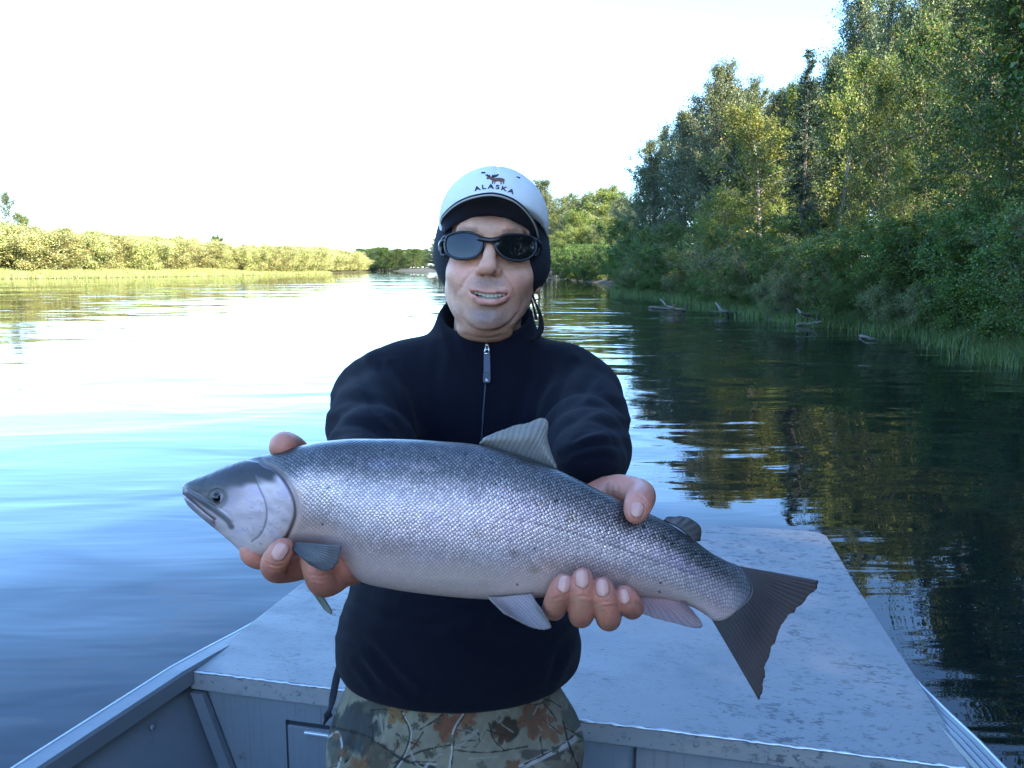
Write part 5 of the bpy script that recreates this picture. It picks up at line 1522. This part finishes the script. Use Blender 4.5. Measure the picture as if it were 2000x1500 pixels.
# gill cover: raised plate with a sharp rear edge
op = spline([(515, 912), (530, 918), (548, 934), (562, 955), (572, 980), (574, 1003), (566, 1030), (552, 1054), (530, 1076), (503, 1088)], 60).tolist()
op_poly = op + [(470, 1095), (380, 1040), (340, 960), (380, 920), (460, 895), (505, 903)]
osd = poly_sd(X, Y, op_poly)
disp += 2.6 * MM * (1 - sstep(-1.5, 2.5, osd)) * (0.35 + 0.65 * sstep(-60, -3, osd))
disp -= 2.2 * MM * np.exp(-((osd - 6) / 5) ** 2)
pre = spline([(498, 930), (505, 950), (516, 975), (521, 1000), (519, 1022), (508, 1045), (492, 1058)], 40).tolist()
disp -= 0.8 * MM * np.exp(-(seg_dist(X, Y, pre) / 2.4) ** 2)
# mouth slit and jaw bone
slit = spline([(352, 962), (368, 972), (385, 986), (402, 1001), (420, 1014)], 40).tolist()
disp -= 3.8 * MM * np.exp(-(seg_dist(X, Y, slit) / 2.6) ** 2)
maxi = spline([(366, 962), (392, 977), (420, 996), (447, 1018), (452, 1028)], 40).tolist()
disp += 1.5 * MM * np.exp(-(seg_dist(X, Y, maxi) / 6) ** 2)
disp -= 1.0 * MM * np.exp(-(seg_dist(X, Y, [(x + 3, y - 8) for x, y in maxi]) / 2.6) ** 2)
ed = np.hypot(X - 424, Y - 971)
disp -= 1.2 * MM * np.exp(-((ed - 14) / 3.0) ** 2)
disp += 0.45 * MM * n_a * edge_fade * (X < 560) + 0.5 * MM * n_a * edge_fade
# soft squeeze dents near the fingers, lateral line
for x, y in ((1100, 1150), (1140, 1128), (1178, 1145), (1220, 1160), (1242, 1010)):
    disp -= 1.8 * MM * np.exp(-(np.hypot(X - x, Y - y) / 26) ** 2)
lat = spline([(575, 985), (680, 985), (800, 992), (940, 1008), (1040, 1022), (1120, 1042), (1200, 1068), (1290, 1100), (1370, 1127), (1450, 1156)], 120).tolist()
ll = seg_dist(X, Y, lat)
disp -= 0.5 * MM * np.exp(-(ll / 2.0) ** 2) * sstep(900, 1060, X)
dsgn = np.sign(np.repeat(sn[None], NS, 0).ravel())
offs = off.ravel() - disp * dsgn * np.clip(np.abs(np.repeat(sn[None], NS, 0).ravel()) * 3, 0, 1)
# gentle bend: tail swings a few centimetres away from the camera, head slightly too
bendd = 0.030 * ((X - 830) / 640) ** 2
Pc = C0 + FD * (RT[None] * (X - 1000)[:, None] / F + UP[None] * (750 - Y)[:, None] / F + FW[None])
ray = (Pc - C0) / FD
VF = Pc + ray * (offs * 1.0 + bendd * 1.0)[:, None]
idx = np.arange(NS * NR).reshape(NS, NR)
QF = np.stack([idx[:-1].ravel(), np.roll(idx, -1, 1)[:-1].ravel(), np.roll(idx, -1, 1)[1:].ravel(), idx[1:].ravel()], 1)
# ---- colours of the skin (albedo)
fc = np.zeros((len(X), 3))
back, upper, silver, belly = np.array([0.042, 0.037, 0.032]), np.array([0.140, 0.122, 0.110]), np.array([0.74, 0.565, 0.535]), np.array([0.64, 0.445, 0.37])
tw = t_rel + 0.06 * n_a + 0.03 * n_b
k1 = sstep(0.99, 0.78, tw)[:, None]; k2 = sstep(0.66, 0.06, tw)[:, None]; k3 = sstep(-0.25, -0.62, tw)[:, None]
fc = back * (1 - k1) + upper * k1
fc = fc * (1 - k2) + silver * k2
fc = fc * (1 - k3) + belly * k3
def fb(m, c):
    global fc
    m = np.clip(m, 0, 1)[:, None]; fc = fc * (1 - m) + np.array(c) * m
fb(0.65 * sstep(0.6, 0.2, t_rel) * sstep(-0.2, 0.1, t_rel) * sstep(0.0, 1.0, n_a) * (X > 560), (0.56, 0.42, 0.52))
fb(0.30 * np.exp(-(((X - 1080) / 150) ** 2 + ((Y - 1020) / 40) ** 2)), (0.50, 0.36, 0.36))
fb(0.55 * sstep(1250, 1420, X) * sstep(-0.9, 0.4, t_rel), (0.15, 0.16, 0.18)); fb(0.6 * sstep(1425, 1455, X), (0.19, 0.205, 0.23))
fb(0.35 * sstep(1200, 1330, X) * sstep(-0.55, -0.85, t_rel), (0.50, 0.40, 0.36))
fb(0.55 * np.exp(-(ll / 2.2) ** 2) * sstep(880, 1080, X) * (1 - sstep(1330, 1420, X)), (0.20, 0.17, 0.20))
# black back spots
rs = np.random.default_rng(8)
for i in range(60):
    x = rs.uniform(600, 1400); base_ = np.interp(x, ctl[:, 0], ctl[:, 1]); y = base_ + rs.uniform(4, 95) * (1 if x < 1200 else .6)
    r = rs.uniform(1.3, 3.0); fb(0.85 * (1 - sstep(r * .7, r * 1.3, np.hypot((X - x) / 1.3, Y - y))), (0.015, 0.017, 0.02))
for x, y in ((630, 1024), (1088, 977), (1045, 1072), (1210, 1052), (1290, 1138), (1288, 1156), (1010, 1142)):
    fb(0.9 * (1 - sstep(1.6, 3.2, np.hypot(X - x, Y - y))), (0.02, 0.02, 0.02))
for x, y, r in ((1042, 1113, 9), (932, 1045, 8), (1005, 1080, 12), (1057, 985, 10), (1120, 1012, 12)):
    fb(0.5 * np.exp(-(np.hypot(X - x, (Y - y) * 1.2) / r) ** 2), (0.30, 0.19, 0.10))
for i in range(26):
    x, y = rs.uniform(600, 1400), rs.uniform(900, 1150); rx, ry = rs.uniform(14, 45), rs.uniform(5, 14)
    d_ = np.hypot((X - x) / rx, (Y - y - 0.25 * max(0, x - 950) * 0.9) / ry) + 0.35 * n_b
    fb(rs.uniform(0.12, 0.35) * (1 - sstep(0.5, 1.2, d_)), [(0.34, 0.27, 0.25), (0.62, 0.50, 0.52), (0.30, 0.26, 0.30), (0.55, 0.38, 0.36)][i % 4])
# head
hsd = osd
hm = (1 - sstep(-2, 2, hsd))
top_line = np.interp(X, [340, 400, 440, 480, 520, 560], [958, 966, 960, 948, 938, 922])
headtop = sstep(13, -8, Y - top_line + 7 * n_b + 3 * n_c)
hc_ = np.array([0.58, 0.455, 0.42])[None] * (1 + 0.13 * n_b + 0.12 * n_c)[:, None]
fc = fc * (1 - hm[:, None]) + hc_ * hm[:, None]
fb(hm * np.clip(0.55 * sstep(0.1, 1.3, n_b + .5 * n_c), 0, 1), (0.33, 0.27, 0.35))
fb(hm * 0.97 * headtop, (0.030, 0.030, 0.030))
fb(hm * 0.85 * np.exp(-(np.hypot((X - 425) / 38, (Y - 956) / 24) ** 2)), (0.06, 0.062, 0.065))
fb(hm * 0.55 * np.exp(-(np.hypot((X - 462) / 22, (Y - 962) / 13) ** 2)), (0.30, 0.22, 0.19))
fb(hm * 0.5 * sstep(0.1, 1.0, n_b) * np.exp(-(np.hypot((X - 500) / 40, (Y - 925) / 18) ** 2)), (0.20, 0.17, 0.11))
fb(hm * 0.85 * sstep(14, 4, seg_dist(X, Y, [(356, 952), (380, 968), (410, 985)])) * (X < 415), (0.13, 0.12, 0.12))
fb(hm * 0.6 * sstep(1035, 1078, Y), (0.64, 0.48, 0.38))
fb(0.85 * sstep(9, 3, seg_dist(X, Y, maxi) + 1.5 * n_b), (0.085, 0.078, 0.078))
fb(0.9 * np.exp(-(seg_dist(X, Y, slit) / 2.4) ** 2), (0.02, 0.018, 0.02))
fb(0.6 * sstep(8, 4, seg_dist(X, Y, [(x - 5, y + 11) for x, y in slit])), (0.13, 0.125, 0.135))
fb(0.75 * np.exp(-(seg_dist(X, Y, pre) / 1.5) ** 2), (0.06, 0.065, 0.08))
fb(0.85 * np.exp(-((osd - 3.0) / 3.0) ** 2) * sstep(905, 940, Y) * (X > 430) * (X < 585), (0.045, 0.035, 0.04))
fb(0.7 * sstep(5, 9, osd) * sstep(34, 14, osd) * sstep(930, 960, Y) * (X > 520) * (X < 620), (0.56, 0.37, 0.29))
fb(0.9 * np.exp(-(np.hypot((X - 418) / 4, (Y - 1018) / 5) ** 2)), (0.18, 0.02, 0.02))
for i in range(26):
    x = rs.uniform(470, 560); y = rs.uniform(985, 1078); a_ = rs.uniform(-.6, 1.2); l = rs.uniform(3, 10)
    fb(hm * 0.45 * np.exp(-(seg_dist(X, Y, [(x, y), (x + l * math.cos(a_), y + l * math.sin(a_))]) / 1.1) ** 2), (0.16, 0.15, 0.19))
fb(0.9 * sstep(26, 17, ed) * sstep(10, 13, ed), (0.10, 0.095, 0.085))
# how strongly the scale pattern shows: none on the head, faint low on the belly
sc_amt = sstep(4, 30, osd) * (1 - 0.72 * sstep(-0.35, -0.75, t_rel)) * (1 - 0.5 * sstep(1380, 1470, X)) * (X > 480) * (1 + 0.55 * sstep(0.0, 0.6, t_rel))
b = NB('salmon_skin')
col_ = b.attr('Col').outputs['Color']; al = b.attr('Col').outputs['Alpha']
uv = b.attr('suv').outputs['Vector']
mp = b.mapping(uv, (315, 292, 1), (0, 0, R(45)))
def voro(feat):
    nd = b.n('TexVoronoi', _voronoi_dimensions='2D', _feature=feat, Scale=1.0, Randomness=0.36); b.L.new(mp, nd.inputs['Vector']); return nd
vd = voro('DISTANCE_TO_EDGE').outputs['Distance']; vf = voro('F1')
edge_v = b.ramp(vd, [(0.03, (0, 0, 0)), (0.24, (1, 1, 1))])
cell = b.n('SeparateColor', Color=vf.outputs['Color']).outputs[0]
shade = b.math('ADD', b.math('MULTIPLY', edge_v, 0.62), 0.42)
shade = b.math('MULTIPLY', shade, b.math('ADD', b.math('MULTIPLY', cell, 0.40), 0.90))
shade = b.math('ADD', b.math('MULTIPLY', b.math('SUBTRACT', shade, 1.0), al), 1.0)
cc = b.n('CombineColor'); [b.L.new(shade, cc.inputs[i]) for i in range(3)]
colr = b.mix(1.0, col_, cc.outputs[0], 'MULTIPLY')
irid = b.noise(14, 3, 0.5)
colr = b.mix(b.ramp(irid, [(0.45, (0, 0, 0)), (0.70, (0.28, 0.28, 0.28))]), colr, b.mix(1.0, colr, (1.05, 0.88, 1.14), 'MULTIPLY'))
hgt_ = b.math('MULTIPLY', b.math('SUBTRACT', 1.0, vf.outputs['Distance']), al)
hgt_ = b.math('ADD', hgt_, b.math('MULTIPLY', b.noise(110, 5, 0.65), b.math('SUBTRACT', 1.7, b.math('MULTIPLY', al, 1.1))))
b.bsdf(Base__Color=colr, Metallic=b.math('ADD', b.math('MULTIPLY', al, 0.30), 0.12), Roughness=b.ramp(b.noise(60, 3), [(0.3, (0.30,) * 3), (0.7, (0.46,) * 3)]), Specular__IOR__Level=b.math('ADD', b.math('MULTIPLY', al, 0.2), 0.35), Coat__Weight=b.math('MULTIPLY', al, 0.18), Coat__Roughness=0.15, Normal=b.bump(hgt_, 0.0006))
FISHM = b.m
salmon = empty('salmon', tuple(P(830, 1010, FD)), 0, 'silver salmon held sideways in both hands, head and tail fin spread wide', 'fish')
def fadd(name, me, parent=None):
    me.transform(Matrix.Translation(-Vector(salmon.location))); return add(name, me, parent or salmon)
fadd('body', mesh_from('salmon_body', VF, QF, FISHM, True, np.concatenate([fc, sc_amt[:, None]], 1), np.stack([np.repeat(su[:, None], NR, 1).ravel(), sv_.ravel()], 1)))

# ---- eye
def disc(c, r, bulge, n=20):
    vv = [c - FW * bulge]; ff = []
    for q in (0.35, 0.7, 1.0):
        for k in range(n):
            an = 2 * math.pi * k / n; vv.append(c + RT * r * q * math.cos(an) + UP * r * q * math.sin(an) - FW * bulge * (1 - q * q))
    ff += [(0, 1 + k, 1 + (k + 1) % n) for k in range(n)]
    for a0 in (1, 1 + n): ff += [(a0 + k, a0 + n + k, a0 + n + (k + 1) % n, a0 + (k + 1) % n) for k in range(n)]
    return vv, ff
fbvh = BVHTree.FromPolygons([Vector(v) for v in VF], [tuple(q) for q in QF])
def on_fish(x, y, lift=0.0):
    o0 = Vector(P(x, y, 0.6)); hit = fbvh.ray_cast(o0, Vector(P(x, y, 1.2)) - o0)[0]
    return (np.array(hit) if hit is not None else P(x, y, FD)) - FW * lift
ec = on_fish(424, 971)
m = MB(); m.raw(*disc(ec, 0.0062, 0.0022)); eye = fadd('eye', m.mesh('eye', simple('fish_iris', (0.07, 0.06, 0.045), 0.5, 0.4, 300, 0.0), True))
m = MB(); m.raw(*disc(ec - FW * 0.0012, 0.0043, 0.0018)); fadd('pupil', m.mesh('pupil', simple('fish_pupil', (0.004, 0.004, 0.006), 0.05), True), eye)

# ---- fins: rayed sheets with real thickness
def fin_mat(name, c0, c1, raydark=0.5, trans=0.25, pink=None, alpha=None):
    b = NB(name)
    a = b.attr('Col').outputs['Color']
    n1 = b.noise(60, 4, 0.6)
    c = b.mix(n1, b.mix(1.0, a, c0, 'MULTIPLY'), b.mix(1.0, a, c1, 'MULTIPLY'))
    p = b.n('BsdfPrincipled', Roughness=0.42); b.L.new(c, p.inputs['Base Color']); p.inputs['Specular IOR Level'].default_value = 0.5
    p.inputs['Coat Weight'].default_value = 0.25; p.inputs['Coat Roughness'].default_value = 0.2
    t = b.n('BsdfTranslucent'); b.L.new(c, t.inputs['Color'])
    mx = b.n('MixShader', Fac=trans); b.L.new(p.outputs[0], mx.inputs[1]); b.L.new(t.outputs[0], mx.inputs[2])
    s = mx.outputs[0]
    if alpha is not None:
        tr = b.n('BsdfTransparent'); m2 = b.n('MixShader', Fac=alpha); b.L.new(tr.outputs[0], m2.inputs[1]); b.L.new(s, m2.inputs[2]); s = m2.outputs[0]
    b.surf(s)
    return b.m
def fin(name, basep, tipp, dep, mat, nray=16, c_base=(1, 1, 1), c_tip=(1, 1, 1), jag=2.0, thick=0.0016, curl=0.0, seed=1, ncol=64, nrow=26, parent=None, label=None):
    """basep and tipp: matched outlines in pixels; dep: (depth at base, depth at tip)"""
    rng = np.random.default_rng(seed)
    B, T = spline(basep, ncol), spline(tipp, ncol)
    jg = np.interp(np.linspace(0, nray, ncol), np.arange(nray + 1), rng.uniform(-1, 1, nray + 1)) * jag + np.where(np.arange(ncol) % 2, 0.25 * jag, -0.25 * jag) * rng.uniform(0, 1, ncol)
    d = T - B; ln = np.linalg.norm(d, axis=1, keepdims=True) + 1e-6; T = T + d / ln * jg[:, None]
    mott = np.interp(np.arange(ncol), np.linspace(0, ncol, 12), rng.uniform(0, 1, 12)); vv, cc_, = [], []
    for j in range(nrow):
        t = j / (nrow - 1); q = B * (1 - t) + T * t
        ph = np.linspace(0, nray * 2 * math.pi, ncol)
        rip = 0.00018 * np.sin(ph) * (0.3 + t)
        dd = dep[0] * (1 - t) + dep[1] * t + curl * math.sin(math.pi * t) + rip
        for k in range(ncol):
            vv.append(P(q[k, 0], q[k, 1], dd[k]))
            s = 0.5 + 0.5 * math.sin(ph[k] + 0.5 * math.sin(9 * t))
            base = np.array(c_base) * (1 - t) + np.array(c_tip) * t
            cc_.append(base * (0.78 + 0.34 * s) * rng.uniform(0.88, 1.12) * (1 - 0.35 * max(0, mott[k] - 0.3) * (1 - abs(2 * t - 1))))
    ff = [(j*ncol+k, j*ncol+k+1, (j+1)*ncol+k+1, (j+1)*ncol+k) for j in range(nrow - 1) for k in range(ncol - 1)]
    o = fadd(name, mesh_from(name, vv, ff, mat, True, np.array(cc_)), parent)
    so = o.modifiers.new('thick', 'SOLIDIFY'); so.thickness = thick; so.offset = 0
    if label: o['label'] = label
    return o
def bd(x): return FD + 0.030 * ((x - 830) / 640) ** 2
TAILM = fin_mat('tail_fin_skin', (0.85, 0.85, 0.85), (1.15, 1.1, 1.1), trans=0.32)
fin('tail_fin', [(1420, 1101), (1445, 1115), (1462, 1133), (1468, 1152), (1462, 1168), (1445, 1185), (1425, 1198), (1402, 1205), (1388, 1206)],
    [(1602, 1135), (1590, 1152), (1563, 1182), (1540, 1203), (1524, 1223), (1507, 1262), (1495, 1300), (1490, 1335), (1482, 1367)], (bd(1430) - 0.002, bd(1430) + 0.012), TAILM, 26,
    (0.10, 0.090, 0.090), (0.070, 0.050, 0.048), 4.0, 0.0022, 0.004, 3, 130, 40)
DORM = fin_mat('dorsal_fin_skin', (0.85, 0.85, 0.85), (1.1, 1.08, 1.02), trans=0.3)
fin('dorsal_fin', [(936, 867), (970, 877), (1005, 888), (1040, 899), (1065, 909), (1088, 919)], [(944, 858), (985, 838), (1025, 826), (1068, 820), (1068, 858), (1087, 914)], (FD + 0.006, FD + 0.004), DORM, 18,
    (0.20, 0.19, 0.18), (0.30, 0.265, 0.22), 2.4, 0.0016, -0.004, 5, 90, 24)
fin('adipose_fin', [(1296, 1016), (1320, 1028), (1340, 1042), (1356, 1058)], [(1302, 1012), (1340, 1010), (1367, 1030), (1366, 1056)], (bd(1320), bd(1320) + 0.003), fin_mat('adipose_skin', (1, 1, 1), (1.1, 1.1, 1.1), trans=0.1), 6,
    (0.050, 0.048, 0.048), (0.026, 0.023, 0.022), 0.4, 0.004, 0.0, 6, 30, 14)
PECM = fin_mat('pectoral_fin_skin', (0.9, 0.95, 1.0), (1.1, 1.1, 1.15), trans=0.2)
fin('pectoral_fin', [(580, 1058), (576, 1062), (573, 1067), (571, 1072)], [(666, 1066), (663, 1085), (654, 1106), (634, 1115), (604, 1101)], (0.797, 0.793), PECM, 14, (0.060, 0.058, 0.060), (0.15, 0.138, 0.135), 1.2, 0.0014, -0.006, 7, 60, 24)
fin('pectoral_fin', [(622, 1150), (617, 1151), (612, 1152), (608, 1154)], [(648, 1194), (648, 1199), (641, 1196), (632, 1188)], (0.85, 0.845), fin_mat('far_pectoral_skin', (1, 1, 1), (1.1, 1.1, 1.0), trans=0.3), 7, (0.20, 0.205, 0.13), (0.17, 0.18, 0.14), 0.8, 0.0014, 0.0, 8, 30, 16)
fin('pelvic_fin', [(952, 1166), (975, 1166), (1005, 1163), (1038, 1160)], [(985, 1198), (1045, 1227), (1076, 1227), (1058, 1192)], (0.826, 0.806), fin_mat('pelvic_fin_skin', (1, 1, 1), (1.1, 1.1, 1.1), trans=0.25), 13, (0.36, 0.275, 0.255), (0.20, 0.155, 0.15), 1.2, 0.0018, -0.002, 9, 60, 22)
fin('anal_fin', [(1240, 1160), (1268, 1163), (1296, 1166), (1322, 1170)], [(1252, 1198), (1300, 1213), (1371, 1224), (1340, 1176)], (0.858, 0.850), fin_mat('anal_fin_skin', (1, 1, 1), (1.1, 1.05, 1.05), trans=0.4, alpha=0.72), 12, (0.50, 0.20, 0.17), (0.30, 0.20, 0.20), 1.6, 0.0012, 0.0, 10, 60, 22)
